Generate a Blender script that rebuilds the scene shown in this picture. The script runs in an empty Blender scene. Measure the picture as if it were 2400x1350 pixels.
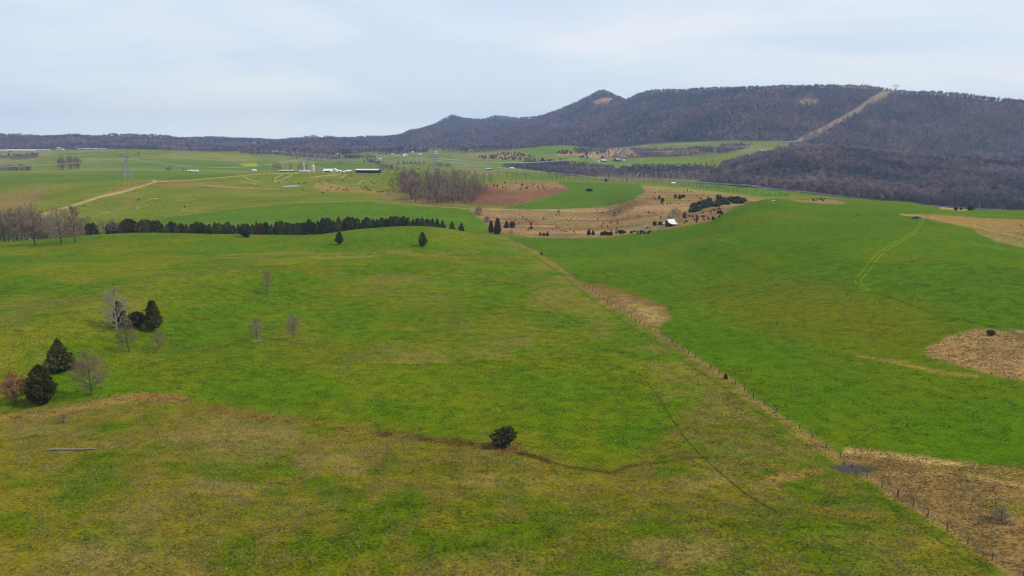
import bpy, math, random
import numpy as np
from mathutils import Vector, Matrix

random.seed(7)
rng = np.random.default_rng(11)
SC = bpy.context.scene
COL = SC.collection
R = math.radians

# ---------------------------------------------------------------- camera
ZC = 70.0
F = 1714.0            # focal length in units of a 2400 px wide frame
TH = R(11.4)
CT, ST = math.cos(TH), math.sin(TH)
cam = bpy.data.cameras.new('camera')
cam.sensor_width = 36.0
cam.lens = 18.0 * F / 1200.0
cam.clip_start = 1.0
cam.clip_end = 60000.0
camo = bpy.data.objects.new('camera', cam)
camo.location = (0, 0, ZC)
camo.rotation_euler = (R(90) - TH, 0, 0)
COL.objects.link(camo)
SC.camera = camo

# ---------------------------------------------------------------- light, sky, exposure
SUN_EL, SUN_AZ = R(48), R(98)     # azimuth clockwise from +Y
w = bpy.data.worlds.new('World')
SC.world = w
w.use_nodes = True
nt = w.node_tree
nt.nodes.clear()
def N(nt, t, **kw):
    n = nt.nodes.new(t)
    for k, v in kw.items():
        setattr(n, k, v)
    return n
out = N(nt, 'ShaderNodeOutputWorld')
bg = N(nt, 'ShaderNodeBackground')
bg.inputs['Strength'].default_value = 0.1
sky = N(nt, 'ShaderNodeTexSky', sky_type='NISHITA', sun_disc=False)
sky.sun_elevation = SUN_EL
sky.sun_rotation = SUN_AZ
sky.air_density = 1.2
sky.dust_density = 2.0
tc = N(nt, 'ShaderNodeTexCoord')
mp = N(nt, 'ShaderNodeMapping')
mp.inputs['Scale'].default_value = (1.0, 1.6, 5.0)
mp.inputs['Rotation'].default_value = (0.12, 0.05, 0.5)
nt.links.new(tc.outputs['Generated'], mp.inputs['Vector'])
cn = N(nt, 'ShaderNodeTexNoise')
cn.inputs['Scale'].default_value = 2.6
cn.inputs['Detail'].default_value = 7
cn.inputs['Roughness'].default_value = 0.5
cn.inputs['Distortion'].default_value = 0.4
nt.links.new(mp.outputs['Vector'], cn.inputs['Vector'])
cr = N(nt, 'ShaderNodeMapRange')
cr.inputs['From Min'].default_value = 0.34
cr.inputs['From Max'].default_value = 0.68
cr.inputs['To Min'].default_value = 0.55
cr.inputs['To Max'].default_value = 1.0
nt.links.new(cn.outputs['Fac'], cr.inputs['Value'])
sxyz = N(nt, 'ShaderNodeSeparateXYZ')
nrm = N(nt, 'ShaderNodeVectorMath', operation='NORMALIZE')
nt.links.new(tc.outputs['Generated'], nrm.inputs[0]); nt.links.new(nrm.outputs[0], sxyz.inputs[0])
ramp = N(nt, 'ShaderNodeValToRGB')
el = ramp.color_ramp.elements
el[0].position = 0.0; el[0].color = (1.22, 1.26, 1.12, 1)
el[1].position = 1.0; el[1].color = (0.52, 0.62, 0.80, 1)
for p_, c_ in ((0.05, (0.93, 1.0, 0.99, 1)), (0.10, (0.82, 0.89, 0.945, 1)), (0.18, (0.75, 0.83, 0.92, 1))):
    e_ = el.new(p_); e_.color = c_
nt.links.new(sxyz.outputs['Z'], ramp.inputs['Fac'])
clm = N(nt, 'ShaderNodeMapRange')           # thin streaky cirrus: brighter and whiter where dense
clm.inputs['From Min'].default_value = 0.40; clm.inputs['From Max'].default_value = 0.66
clm.inputs['To Min'].default_value = 0.0; clm.inputs['To Max'].default_value = 1.0
nt.links.new(cn.outputs['Fac'], clm.inputs['Value'])
cw = N(nt, 'ShaderNodeMix', data_type='RGBA', blend_type='MULTIPLY')
cw.inputs['Factor'].default_value = 1.0
ct = N(nt, 'ShaderNodeMix', data_type='RGBA')
ct.inputs['A'].default_value = (9.1, 9.7, 10.3, 1); ct.inputs['B'].default_value = (11.4, 10.9, 10.5, 1)
nt.links.new(clm.outputs['Result'], ct.inputs['Factor'])
nt.links.new(ramp.outputs['Color'], cw.inputs['A']); nt.links.new(ct.outputs['Result'], cw.inputs['B'])
mx = N(nt, 'ShaderNodeMix', data_type='RGBA')
mx.inputs['Factor'].default_value = 0.9
nt.links.new(sky.outputs['Color'], mx.inputs['A'])
nt.links.new(cw.outputs['Result'], mx.inputs['B'])
nt.links.new(mx.outputs['Result'], bg.inputs['Color'])
nt.links.new(bg.outputs['Background'], out.inputs['Surface'])

sun = bpy.data.lights.new('sun', 'SUN')
sun.energy = 2.6
sun.angle = R(2.5)
sun.color = (1.0, 0.955, 0.88)
so = bpy.data.objects.new('sun', sun)
sd = Vector((math.sin(SUN_AZ) * math.cos(SUN_EL), math.cos(SUN_AZ) * math.cos(SUN_EL), math.sin(SUN_EL)))
so.rotation_euler = sd.to_track_quat('Z', 'Y').to_euler()
so.location = (200, -100, 400)
COL.objects.link(so)

vs = SC.view_settings
SC.display_settings.display_device = 'sRGB'
vs.view_transform = 'Standard'
vs.look = 'None'
vs.exposure = 0.09
vs.gamma = 1.0
vs.use_curve_mapping = False
SC.cycles.max_bounces = 5
SC.cycles.diffuse_bounces = 2
SC.cycles.glossy_bounces = 2
SC.cycles.volume_bounces = 0
SC.cycles.use_denoising = True
SC.cycles.denoiser = 'OPENIMAGEDENOISE'
SC.cycles.denoising_input_passes = 'RGB_ALBEDO_NORMAL'
SC.cycles.denoising_prefilter = 'ACCURATE'
SC.cycles.filter_width = 1.15

# ---------------------------------------------------------------- numpy helpers
def hash2(ix, iy, seed):
    with np.errstate(over='ignore'):
        h = (ix.astype(np.int64) * 374761393 + iy.astype(np.int64) * 668265263 + seed * 1274126177) & 0xffffffff
        h = ((h ^ (h >> 13)) * 1274126177) & 0xffffffff
        h = h ^ (h >> 16)
    return (h & 0xffffff) / float(0xffffff)

def vnoise(x, y, seed=0):
    ix = np.floor(x); iy = np.floor(y)
    fx = x - ix; fy = y - iy
    fx = fx * fx * fx * (fx * (fx * 6 - 15) + 10); fy = fy * fy * fy * (fy * (fy * 6 - 15) + 10)
    a = hash2(ix, iy, seed); b = hash2(ix + 1, iy, seed)
    c = hash2(ix, iy + 1, seed); d = hash2(ix + 1, iy + 1, seed)
    return (a * (1 - fx) + b * fx) * (1 - fy) + (c * (1 - fx) + d * fx) * fy

def fbm(x, y, wl, octs=4, seed=0, gain=0.5):
    s = 0; a = 1; t = 0
    f = 1.0 / wl
    for o in range(octs):
        s = s + a * vnoise(x * f + 17.3 * o, y * f - 9.1 * o, seed + o)
        t += a; a *= gain; f *= 2.03
    return s / t

def sstep(a, b, v):
    t = np.clip((v - a) / (b - a), 0, 1)
    return t * t * (3 - 2 * t)

def pchip(xk, yk, xq):
    xk = np.asarray(xk, float); yk = np.asarray(yk, float)
    h = np.diff(xk); d = np.diff(yk) / h
    m = np.zeros_like(yk)
    m[0] = d[0]; m[-1] = d[-1]
    ok = d[:-1] * d[1:] > 0
    w1 = 2 * h[1:] + h[:-1]; w2 = h[1:] + 2 * h[:-1]
    with np.errstate(divide='ignore', invalid='ignore'):
        hm = (w1 + w2) / (w1 / d[:-1] + w2 / d[1:])
    m[1:-1] = np.where(ok, hm, 0)
    xq = np.clip(xq, xk[0], xk[-1])
    i = np.clip(np.searchsorted(xk, xq, side='right') - 1, 0, len(h) - 1)
    t = (xq - xk[i]) / h[i]
    t2 = t * t; t3 = t2 * t
    return ((2 * t3 - 3 * t2 + 1) * yk[i] + (t3 - 2 * t2 + t) * h[i] * m[i]
            + (-2 * t3 + 3 * t2) * yk[i + 1] + (t3 - t2) * h[i] * m[i + 1])

def ray(px, py):
    a = (px - 1200.0) / F; b = (675.0 - py) / F
    return a, CT + b * ST, -ST + b * CT      # world direction (x, y, z)

def project(x, y, z):
    dep = y * CT + (ZC - z) * ST
    up = y * ST - (ZC - z) * CT
    dep = np.where(dep < 1, np.nan, dep)
    return 1200 + F * x / dep, 675 - F * up / dep

# ---------------------------------------------------------------- terrain, lofted through contour lines
# each contour: (column, depth in metres, row) as surveyed from the view
CT_ = [
 [(0,110,1350),(1200,110,1350),(2400,110,1350)],
 [(0,192,975),(300,203,935),(700,188,985),(1170,168,1050),(1430,156,1105),(1650,162,1070),(2000,157,1100),(2400,150,1120)],
 [(0,272,760),(300,278,760),(600,288,760),(1200,296,760),(1600,290,760),(2000,272,760),(2400,256,760)],
 [(0,358,650),(300,366,650),(600,380,650),(1200,396,650),(1600,385,650),(2000,345,650),(2400,322,650)],
 [(0,432,606),(300,440,600),(600,455,600),(1000,470,600),(1200,475,605),(1500,480,600),(1600,475,590),(1700,480,560),(1810,500,530),(2000,510,516),(2150,515,512),(2400,500,535)],
 [(0,560,567),(100,560,560),(330,560,545),(500,560,549),(720,560,551),(850,565,537),(960,570,530),(1050,575,536),(1120,590,551),(1200,600,557),(1400,600,557),(1500,600,546),(1600,600,526),(1660,610,515),(1700,620,498),(1760,635,475),(1810,640,467),(1900,665,471),(1960,690,473),(2040,740,470),(2120,760,473),(2200,760,485),(2300,750,491),(2400,740,493)],
 [(0,620,580),(330,620,562),(500,620,563),(720,620,563),(850,620,552),(960,625,545),(1050,640,546),(1120,645,545),(1200,640,551),(1400,640,549),(1500,640,538),(1600,645,520),(1660,655,508),(1700,670,496),(1760,690,483),(1810,700,478),(1960,760,479),(2120,820,480),(2200,840,491),(2400,830,503)],
 [(0,760,530),(500,770,521),(900,750,520),(1100,740,514),(1200,720,529),(1400,720,529),(1600,720,505),(1700,745,486),(1810,800,474),(2000,880,472),(2200,930,490),(2400,930,506)],
 [(0,900,482),(300,900,480),(500,900,476),(800,900,472),(1000,900,478),(1200,880,488),(1400,900,485),(1500,880,462),(1600,880,465),(1700,890,459),(1800,980,463),(2000,1040,464),(2200,1060,487),(2400,1060,496)],
 [(0,1100,425),(300,1106,419),(600,1180,420),(900,1150,430),(1000,1100,438),(1080,1110,425),(1200,1130,423),(1330,1150,427),(1500,1150,433),(1600,1140,440),(1700,1100,452),(1780,1120,452),(1850,1150,447),(2000,1150,458),(2200,1160,478),(2400,1160,486)],
 [(0,1220,408),(300,1270,405),(600,1350,404),(900,1350,406),(1000,1300,415),(1080,1280,424),(1200,1260,427),(1330,1260,431),(1500,1260,437),(1600,1260,443),(1700,1260,443),(1800,1280,432),(2000,1300,440),(2400,1300,460)],
 [(0,1500,400),(300,1500,398),(600,1500,402),(800,1550,401),(1000,1500,407),(1100,1500,411),(1200,1500,416),(1330,1500,421),(1500,1500,426),(1600,1500,430),(1700,1450,428),(1800,1450,405),(1900,1500,397),(2000,1500,400),(2400,1500,425)],
 [(0,1900,380),(300,1900,378),(600,1900,384),(800,2000,383),(1000,1900,389),(1200,1900,398),(1400,1850,404),(1600,1800,405),(1700,1750,388),(1800,1700,370),(1900,1750,357),(2000,1800,363),(2200,1850,374),(2400,1900,384)],
 [(0,2250,354),(300,2250,352),(500,2250,357),(600,2300,362),(800,2450,373),(1000,2250,377),(1200,2250,371),(1330,2250,368),(1420,2200,380),(1600,2150,378),(1700,2100,366),(1800,2050,353),(1900,2100,362),(2000,2150,368),(2200,2200,378),(2400,2250,388)],
 [(0,2600,359),(300,2600,358),(500,2700,362),(600,2900,356),(800,3000,358),(1000,2700,361),(1100,2650,357),(1200,2600,350),(1330,2550,344),(1420,2500,362),(1600,2450,354),(1800,2350,346),(1900,2400,351),(2000,2450,355),(2400,2550,370)],
 [(0,3600,342),(300,3600,340),(600,3600,344),(800,3700,344),(1000,3500,347),(1200,3300,348),(1330,3200,343),(1420,3000,344),(1600,2850,327),(1800,2650,322),(2000,2650,322),(2400,2750,325)],
 [(0,4100,330),(300,4200,330),(600,4300,335),(900,4500,330),(1060,5000,312),(1200,4800,308),(1400,4200,282),(1530,3700,272),(1800,3050,262),(2100,2950,266),(2400,2850,272)],
 [(0,4700,321),(60,4700,321),(170,4700,319),(270,4700,321),(300,4700,326),(370,4800,330),(440,4800,325),(500,4800,323),(600,4800,326),(640,4900,329),(760,5000,324),(900,5500,320),(945,5700,315),(980,6200,303),(1020,6600,289),(1045,6800,274),(1062,6900,267),(1085,6900,275),(1130,6700,280),(1160,6500,270),(1190,6400,273),(1215,6300,276),(1260,6100,272),(1310,5800,256),(1350,5600,239),(1380,5550,225),(1402,5500,212),(1416,5400,211),(1440,5400,221),(1468,5100,233),(1500,4800,218),(1535,4600,211),(1600,4300,211),(1700,4000,206),(1850,3700,204),(2000,3400,203),(2060,3300,206),(2090,3250,214),(2110,3250,215),(2200,3200,219),(2300,3150,228),(2400,3100,239)],
]
def contour(c):
    ph, rr, zz = [], [], []
    pts = [(-60, c[0][1], c[0][2])] + list(c) + [(2460, c[-1][1], c[-1][2])]
    for px, d, py in pts:
        dx, dy, dz = ray(px, py)
        ph.append(math.atan2(dx, dy))
        rr.append(d * math.hypot(dx, dy) / dy)
        zz.append(ZC + d * dz / dy)
    return np.array(ph), np.array(rr), np.array(zz)
CT_[-1] = [(a, b, c + (5 if a > 940 else 4)) for a, b, c in CT_[-1]]      # the tree canopy adds the rest of the skyline
CTS = [contour(c) for c in CT_]

az_d = np.arange(-39.5, 39.5001, 0.064)
az = np.concatenate([np.linspace(-180, -41, 52), az_d, np.linspace(41, 177, 50)])
AZ = np.radians(az)
rl = [4, 25, 45, 60, 72, 80, 86]
r = 90.0
while r < 9900:
    rl.append(r)
    r += r * (0.0056 if r < 4200 else (0.009 if r < 8000 else 0.02))
RR = np.array(rl)
NA, NR = len(AZ), len(RR)

KR = []; KZ = []
KR.append(np.zeros(NA)); KZ.append(np.full(NA, -2.0))
KR.append(np.full(NA, 60.0)); KZ.append(np.full(NA, -1.5))
for ph, rr_, zz_ in CTS:
    last_ = ph is CTS[-1][0]
    KR.append(pchip(ph, rr_, AZ)); KZ.append(np.interp(AZ, ph, zz_) if last_ else pchip(ph, zz_, AZ))
crest_r = KR[-1].copy(); foot_r = KR[-3].copy()
KR.append(crest_r + 500); KZ.append(KZ[-1] * 0.72)
KR.append(np.minimum(crest_r + 1500, 8600)); KZ.append(np.full(NA, 10.0))

phl = ray(-60, 320); phl = math.atan2(phl[0], phl[1])
azf = AZ
bump_far = 20 + 150 * np.clip(1 - sstep(R(-35.5), R(-31.5), azf), 0, 1)
KR.append(np.full(NA, 9300.0)); KZ.append(bump_far)
KR.append(np.full(NA, 9990.0)); KZ.append(np.full(NA, -20.0))
KR = np.array(KR); KZ = np.array(KZ)
Z = np.zeros((NA, NR))
for i in range(NA):
    Z[i] = pchip(KR[:, i], KZ[:, i], RR)
AG, RG = np.meshgrid(AZ, RR, indexing='ij')
X = RG * np.sin(AG); Y = RG * np.cos(AG)
# small relief: pasture undulations, spurs and ravines on the mountain
near = sstep(80, 140, RG) * (1 - sstep(900, 1600, RG))
Z += near * (1.5 * (fbm(X, Y, 60, 3, 3) - 0.5) + 0.5 * (fbm(X + 0.3 * Y, Y, 14, 2, 5) - 0.5))
def swell(pts, amp, wid):
    best = np.full(X.shape, 1e9)
    W_ = []
    for px_, d_ in pts: W_.append(((px_ - 1200) / F * (d_ * CT + ZC * ST), d_))
    for i in range(len(W_) - 1):
        (ax, ay), (bx, by) = W_[i], W_[i + 1]
        t = np.clip(((X - ax) * (bx - ax) + (Y - ay) * (by - ay)) / ((bx - ax) ** 2 + (by - ay) ** 2), 0, 1)
        best = np.minimum(best, np.hypot(X - ax - t * (bx - ax), Y - ay - t * (by - ay)))
    return amp * np.exp(-(best / wid) ** 2)
Z += swell([(-300, 225), (60, 255), (250, 300), (430, 350), (620, 385)], 4.0, 24)
Z -= swell([(420, 262), (600, 300), (760, 350), (900, 390)], 2.6, 26)
Z += swell([(560, 425), (800, 430), (1050, 425)], 1.8, 16)
Z -= swell([(300, 480), (600, 478), (900, 475)], 1.6, 18)
Z += swell([(1500, 420), (1750, 430), (1950, 440)], 2.2, 18)
Z -= swell([(1350, 330), (1600, 350), (1850, 390)], 1.6, 24)
Z += swell([(900, 235), (1200, 245), (1450, 240)], 1.2, 18)
mid = sstep(1400, 1800, RG) * (1 - sstep(2600, 3200, RG))
Z += mid * 13 * (fbm(X, Y, 180, 3, 8) - 0.5)
wm = sstep(0, 1, (RG - foot_r[:, None]) / 500) * (1 - sstep(-900, -120, RG - crest_r[:, None]))
rid = 1 - np.abs(2 * fbm(X, Y * 0.55, 520, 3, 21) - 1)
Z += wm * 105 * (rid - 0.72) + wm * 12 * (fbm(X, Y, 110, 3, 23) - 0.5)
Z += sstep(3400, 3900, RG) * (1 - sstep(5200, 5900, RG)) * (12 * (fbm(X, Y, 330, 3, 27) - 0.5) + 9 * (fbm(X, Y, 90, 2, 28) - 0.5))
PX, PY = project(X, Y, Z)
PX = np.where(np.isnan(PX), 1e6, PX); PY = np.where(np.isnan(PY), 1e6, PY)
SL = (Z - ZC) / RG
RUN = np.maximum.accumulate(SL, axis=1)

LR = np.log(RR)
def H(x, y):
    x = np.asarray(x, float); y = np.asarray(y, float)
    a = np.arctan2(x, y); r_ = np.hypot(x, y)
    fi = np.interp(a, AZ, np.arange(NA)); fj = np.interp(r_, RR, np.arange(NR))
    i = np.clip(fi.astype(int), 0, NA - 2); j = np.clip(fj.astype(int), 0, NR - 2)
    u = fi - i; v = fj - j
    return (Z[i, j] * (1 - u) * (1 - v) + Z[i + 1, j] * u * (1 - v) + Z[i, j + 1] * (1 - u) * v + Z[i + 1, j + 1] * u * v)

RS = np.geomspace(95, 9000, 2600)
def gp(px, py, dmin=0, dmax=1e9):
    """ground point seen along this line of sight"""
    dx, dy, dz = ray(px, py)
    hh = math.hypot(dx, dy)
    rs = RS[(RS > dmin) & (RS < dmax)]
    x = rs * dx / hh; y = rs * dy / hh; z = ZC + rs * dz / hh
    g = H(x, y)
    k = np.nonzero(g >= z)[0]
    i = k[0] if len(k) else len(rs) - 1
    return (float(x[i]), float(y[i]), float(g[i]))

def at(px, d):
    """ground point in this column at depth d"""
    x = d * (px - 1200) / F; z = 0.0
    for _ in range(4):
        z = float(H(x, d)); x = (px - 1200) / F * (d * CT + (ZC - z) * ST)
    return (x, d, float(H(x, d)))

def mpp(p):
    """metres per photo pixel at p"""
    return (p[1] * CT + (ZC - p[2]) * ST) / F

# ---------------------------------------------------------------- land cover
KAL = 1.12
def C(r_, g_, b_):
    v = np.array([r_, g_, b_]) / 255.0
    v = np.where(v <= 0.04045, v / 12.92, ((v + 0.055) / 1.055) ** 2.4)
    return v / KAL * (np.array([1.10, 0.93, 0.28]) if g_ > r_ * 1.04 else np.array([1.06, 0.97, 0.80]))

f40 = fbm(X, Y, 42, 5, 31); f150 = fbm(X, Y, 150, 4, 37); f12 = fbm(X, Y, 11, 4, 41)
f400 = fbm(X, Y, 420, 4, 43)
PXw = PX + (fbm(X, Y, 18, 3, 51) - 0.5) * np.clip(9000 / RG, 3, 50)
PYw = PY + (fbm(X, Y, 18, 3, 52) - 0.5) * np.clip(2500 / RG, 1.5, 16)
COVER = np.zeros((NA, NR, 3)); DRY = np.zeros((NA, NR)); WOOD = np.zeros((NA, NR)); EVER = np.zeros((NA, NR)); GRAIN = np.ones((NA, NR))

def put(mask, col, dry=None, wood=None, ever=None, grain=None):
    m = mask[..., None]
    COVER[:] = COVER * (1 - m) + np.asarray(col) * m
    if dry is not None: DRY[:] = DRY * (1 - mask) + dry * mask
    if wood is not None: WOOD[:] = WOOD * (1 - mask) + wood * mask
    if ever is not None: EVER[:] = EVER * (1 - mask) + ever * mask
    if grain is not None: GRAIN[:] = GRAIN * (1 - mask) + grain * mask

def segdist(px, py, pts, yk=1.0, closed=False):
    P = [(a, b * yk) for a, b in pts]
    n = len(P)
    best = np.full(px.shape, 1e18); tt = np.zeros(px.shape)
    for i in range(n if closed else n - 1):
        ax, ay = P[i]; bx, by = P[(i + 1) % n]
        ex, ey = bx - ax, by - ay
        t = np.clip(((px - ax) * ex + (py * yk - ay) * ey) / (ex * ex + ey * ey + 1e-9), 0, 1)
        d = (px - ax - t * ex) ** 2 + (py * yk - ay - t * ey) ** 2
        m = d < best
        best = np.where(m, d, best); tt = np.where(m, (i + t) / max(1, n - 1), tt)
    return np.sqrt(best), tt

def inside(px, py, pts):
    c = np.zeros(px.shape, bool)
    n = len(pts)
    for i in range(n):
        x1, y1 = pts[i]; x2, y2 = pts[(i + 1) % n]
        if y1 == y2: continue
        m = (py >= min(y1, y2)) & (py < max(y1, y2)) & (px < x1 + (py - y1) * (x2 - x1) / (y2 - y1))
        c ^= m
    return c

def poly(pts, soft=2.0, rmin=0, rmax=1e9, warp=True):
    A = np.array(pts, float)
    qx, qy = (PXw, PYw) if warp else (PX, PY)
    sel = (qx > A[:, 0].min() - soft) & (qx < A[:, 0].max() + soft) & (qy > A[:, 1].min() - soft) & (qy < A[:, 1].max() + soft) & (RG > rmin) & (RG < rmax)
    m = np.zeros(PX.shape)
    x, y = qx[sel], qy[sel]
    d, _ = segdist(x, y, pts, 1.0, True)
    s = np.where(inside(x, y, pts), d, -d)
    m[sel] = sstep(-soft, soft, s)
    return m

def line(pts, w0, w1=None, soft=1.0, rmin=0, rmax=1e9, yk=2.0, warp=False):
    """painted stripe along a polyline; widths are half-widths in photo pixels"""
    w1 = w0 if w1 is None else w1
    A = np.array(pts, float); W_ = max(w0, w1) + soft + 2
    qx, qy = (PXw, PYw) if warp else (PX, PY)
    sel = (qx > A[:, 0].min() - W_) & (qx < A[:, 0].max() + W_) & (qy > A[:, 1].min() - W_) & (qy < A[:, 1].max() + W_) & (RG > rmin) & (RG < rmax)
    m = np.zeros(PX.shape)
    d, t = segdist(qx[sel], qy[sel], pts, yk)
    ww = w0 + (w1 - w0) * t
    m[sel] = 1 - sstep(ww - soft, ww + soft, d)
    return m

# base: pasture
mixf = sstep(0.35, 0.68, 0.6 * f40 + 0.4 * f12)[..., None]
COVER[:] = C(80, 114, 6) * (1 - mixf) + C(104, 118, 18) * mixf
DRY[:] = 0.16 + 0.45 * sstep(0.5, 0.7, f40)
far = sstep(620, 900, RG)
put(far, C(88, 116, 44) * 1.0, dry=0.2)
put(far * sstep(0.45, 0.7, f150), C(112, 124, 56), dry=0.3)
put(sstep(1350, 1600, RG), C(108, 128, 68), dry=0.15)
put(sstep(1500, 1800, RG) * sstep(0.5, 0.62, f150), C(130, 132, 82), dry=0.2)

FENCE = [(1135,548),(1190,560),(1260,592),(1330,640),(1370,670),(1400,693),(1460,732),(1500,760),(1560,795),(1620,835),(1700,885),(1760,930),(1830,975),(1900,1025),(1960,1065),(2030,1120),(2100,1165),(2200,1230),(2300,1300),(2400,1352),(2560,1440)]
# right hand field, east of the fence
RF = [(1190,556)] + FENCE[2:15] + [(2030,1066),(2200,1085),(2420,1095),(2480,1100),(2480,490),(2200,484),(2050,468),(1960,474),(1810,466),(1760,474),(1700,499),(1660,520),(1590,533),(1400,557)]
rf = poly(RF, 3, rmax=900)
rmx = sstep(0.42, 0.7, 0.5 * f40 + 0.5 * f150)[..., None]
put(rf, C(76, 113, 5) * (1 - rmx) + C(92, 115, 10) * rmx, dry=0.06, grain=0.75)
put(rf * poly([(1600,700),(1900,660),(2150,720),(2250,780),(2180,820),(1950,800),(1750,760)], 60), C(100, 112, 14), dry=0.2)
put(poly([(1950,462),(2060,466),(2200,484),(2420,494),(2420,512),(2200,500),(2000,482)], 4, rmax=1000), C(84, 118, 18), dry=0.05)
# left pasture: yellow band along the fence, dry spots
put(line([(1185,566),(1250,600),(1330,660),(1420,730),(1540,810),(1640,880),(1760,960),(1900,1060)], 18, 90, 30, rmax=900, yk=1.0) * (1 - rf) * 0.65 * sstep(0.3, 0.6, f12), C(122, 122, 44), dry=0.75)
for cx, cy, sx, sy in [(950,655,110,16),(1190,800,60,14),(1050,798,18,5),(700,600,300,8),(980,590,160,8),(1000,830,200,20),(1300,700,60,25),(880,600,60,5),(60,840,70,22),(300,720,200,18)]:
    d = ((PXw - cx) / sx) ** 2 + ((PYw - cy) / sy) ** 2
    put((1 - sstep(0.1, 1.4, d)) * (RG < 700) * 0.75 * sstep(0.32, 0.62, fbm(X, Y, 9, 4, 83)), C(124, 120, 48), dry=0.9)
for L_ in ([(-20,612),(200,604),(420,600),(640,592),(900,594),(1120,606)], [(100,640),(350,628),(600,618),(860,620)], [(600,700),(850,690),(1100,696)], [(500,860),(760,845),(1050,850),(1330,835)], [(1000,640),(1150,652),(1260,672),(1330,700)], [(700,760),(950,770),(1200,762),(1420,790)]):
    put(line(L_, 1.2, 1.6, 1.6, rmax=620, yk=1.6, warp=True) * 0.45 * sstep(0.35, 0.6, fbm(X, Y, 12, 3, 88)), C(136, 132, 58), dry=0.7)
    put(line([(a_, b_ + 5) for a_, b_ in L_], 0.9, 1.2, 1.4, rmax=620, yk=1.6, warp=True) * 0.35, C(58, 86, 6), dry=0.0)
# spur on the left, its soft shading painted in as a yellower band
put(line([(-40,870),(60,800),(180,745),(300,690),(450,655),(600,630)], 60, 20, 40, rmax=600, yk=1.6) * 0.55, C(112, 120, 42), dry=0.4)
put(line([(60,690),(300,660),(560,700),(620,760)], 20, 20, 25, rmax=600, yk=1.5) * 0.0, C(60, 100, 12))
# lower dry pasture
LOW = [(-200,985),(0,968),(200,948),(330,935),(540,962),(700,980),(900,1015),(1170,1045),(1290,1070),(1400,1095),(1500,1080),(1560,1000),(1700,930),(1960,1065),(2100,1165),(2400,1350),(2600,1500),(-300,1500)]
low = poly(LOW, 30, rmax=260)
lm = sstep(0.30, 0.62, 0.45 * fbm(X, Y, 30, 4, 77) + 0.55 * fbm(X, Y, 7, 4, 78))[..., None]
put(low, C(80, 106, 4) * (1 - lm) + C(114, 108, 22) * lm, dry=0.6)
DRY[:] += low * 0.35 * (lm[..., 0] - 0.5)
tanp = low * sstep(0.55, 0.70, fbm(X, Y, 34, 4, 91)) * (0.5 + 0.5 * sstep(1250, 1000, PY))
put(tanp * 0.5, C(136, 118, 66), dry=0.9)
for cx, cy, sx, sy in [(760,1070,120,35),(560,1030,200,30),(1190,1130,150,22),(840,1100,60,18),(180,1300,200,30),(1700,1120,180,40),(1600,1290,180,40),(520,1140,90,20)]:
    d = ((PXw - cx) / sx) ** 2 + ((PYw - cy) / sy) ** 2
    put((1 - sstep(0.0, 1.4, d)) * (RG < 260) * 0.6 * sstep(0.3, 0.62, fbm(X, Y, 6, 4, 79)), C(140, 120, 66), dry=0.95)
put(poly([(1530,930),(1640,900),(1900,1030),(1960,1075),(1830,1085),(1640,1050)], 40, rmax=300) * 0.6 * sstep(0.3, 0.6, f12), C(118, 116, 50), dry=0.8)
# the dry rill
put(line([(-40,990),(60,975),(150,962),(240,945),(330,932),(420,938)], 14, 16, 8, rmax=260, yk=1.4, warp=True), C(126, 106, 48), dry=0.9, grain=1.8)
put(line([(330,930),(430,938),(500,958),(620,978),(760,1000),(900,1016),(1020,1030)], 15, 6, 6, rmax=260, yk=1.4, warp=True) * 0.75 * sstep(0.2, 0.5, fbm(X, Y, 4, 3, 86)), C(122, 92, 42), dry=0.6, grain=1.8)
put(line([(880,1012),(1020,1030),(1150,1050),(1230,1062),(1290,1080),(1380,1098),(1440,1106),(1500,1088),(1640,1070)], 12, 5, 7, rmax=260, yk=1.4, warp=True) * sstep(0.25, 0.55, fbm(X, Y, 4, 3, 85)), C(92, 76, 32), dry=0.5, grain=1.8)
put(line([(1150,1050),(1230,1064),(1290,1082),(1380,1100),(1440,1107),(1500,1089),(1640,1071),(1700,1068)], 3.5, 2.0, 2.5, rmax=260, yk=1.2, warp=True) * 0.8, C(66, 62, 22), dry=0.1)
put(line([(1690,1068),(1760,1080),(1840,1096)], 6, 9, 5, rmax=260, yk=1.6, warp=True) * 0.85, C(118, 96, 44), dry=0.6, grain=1.6)
put(line([(1800,1130),(1870,1115),(1930,1100)], 16, 10, 8, rmax=260, yk=1.4, warp=True) * 0.8, C(140, 112, 58), dry=0.8, grain=1.6)
put(poly([(1150,1035),(1215,1040),(1200,1062),(1140,1055)], 6, rmax=260), C(120, 84, 50), dry=0.5)
# cattle path
TRAIL = [(1520,900),(1545,935),(1570,975),(1600,1020),(1640,1065),(1690,1110),(1750,1160),(1820,1200)]
put(line(TRAIL, 0.9, 2.0, 1.1, rmax=300, yk=1.0) * 0.85, C(34, 56, 6), dry=0.0)
put(line([(1200,655),(1240,690),(1290,720),(1360,760)], 0.9, 1.2, 1.0, rmax=500, yk=1.0) * 0.6, C(50, 76, 8), dry=0.0)
# strip under the fence
put(line(FENCE, 1.6, 10, 5, rmax=800, yk=1.0, warp=True) * 0.85, C(138, 116, 64), dry=0.8, grain=1.4)
put(line([(a - 8 - i, b + 8 + i * 0.7) for i, (a, b) in enumerate(FENCE[2:])], 1.5, 3, 2, rmax=800, yk=1.0) * 0.6, C(60, 96, 14), dry=0.1)
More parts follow.
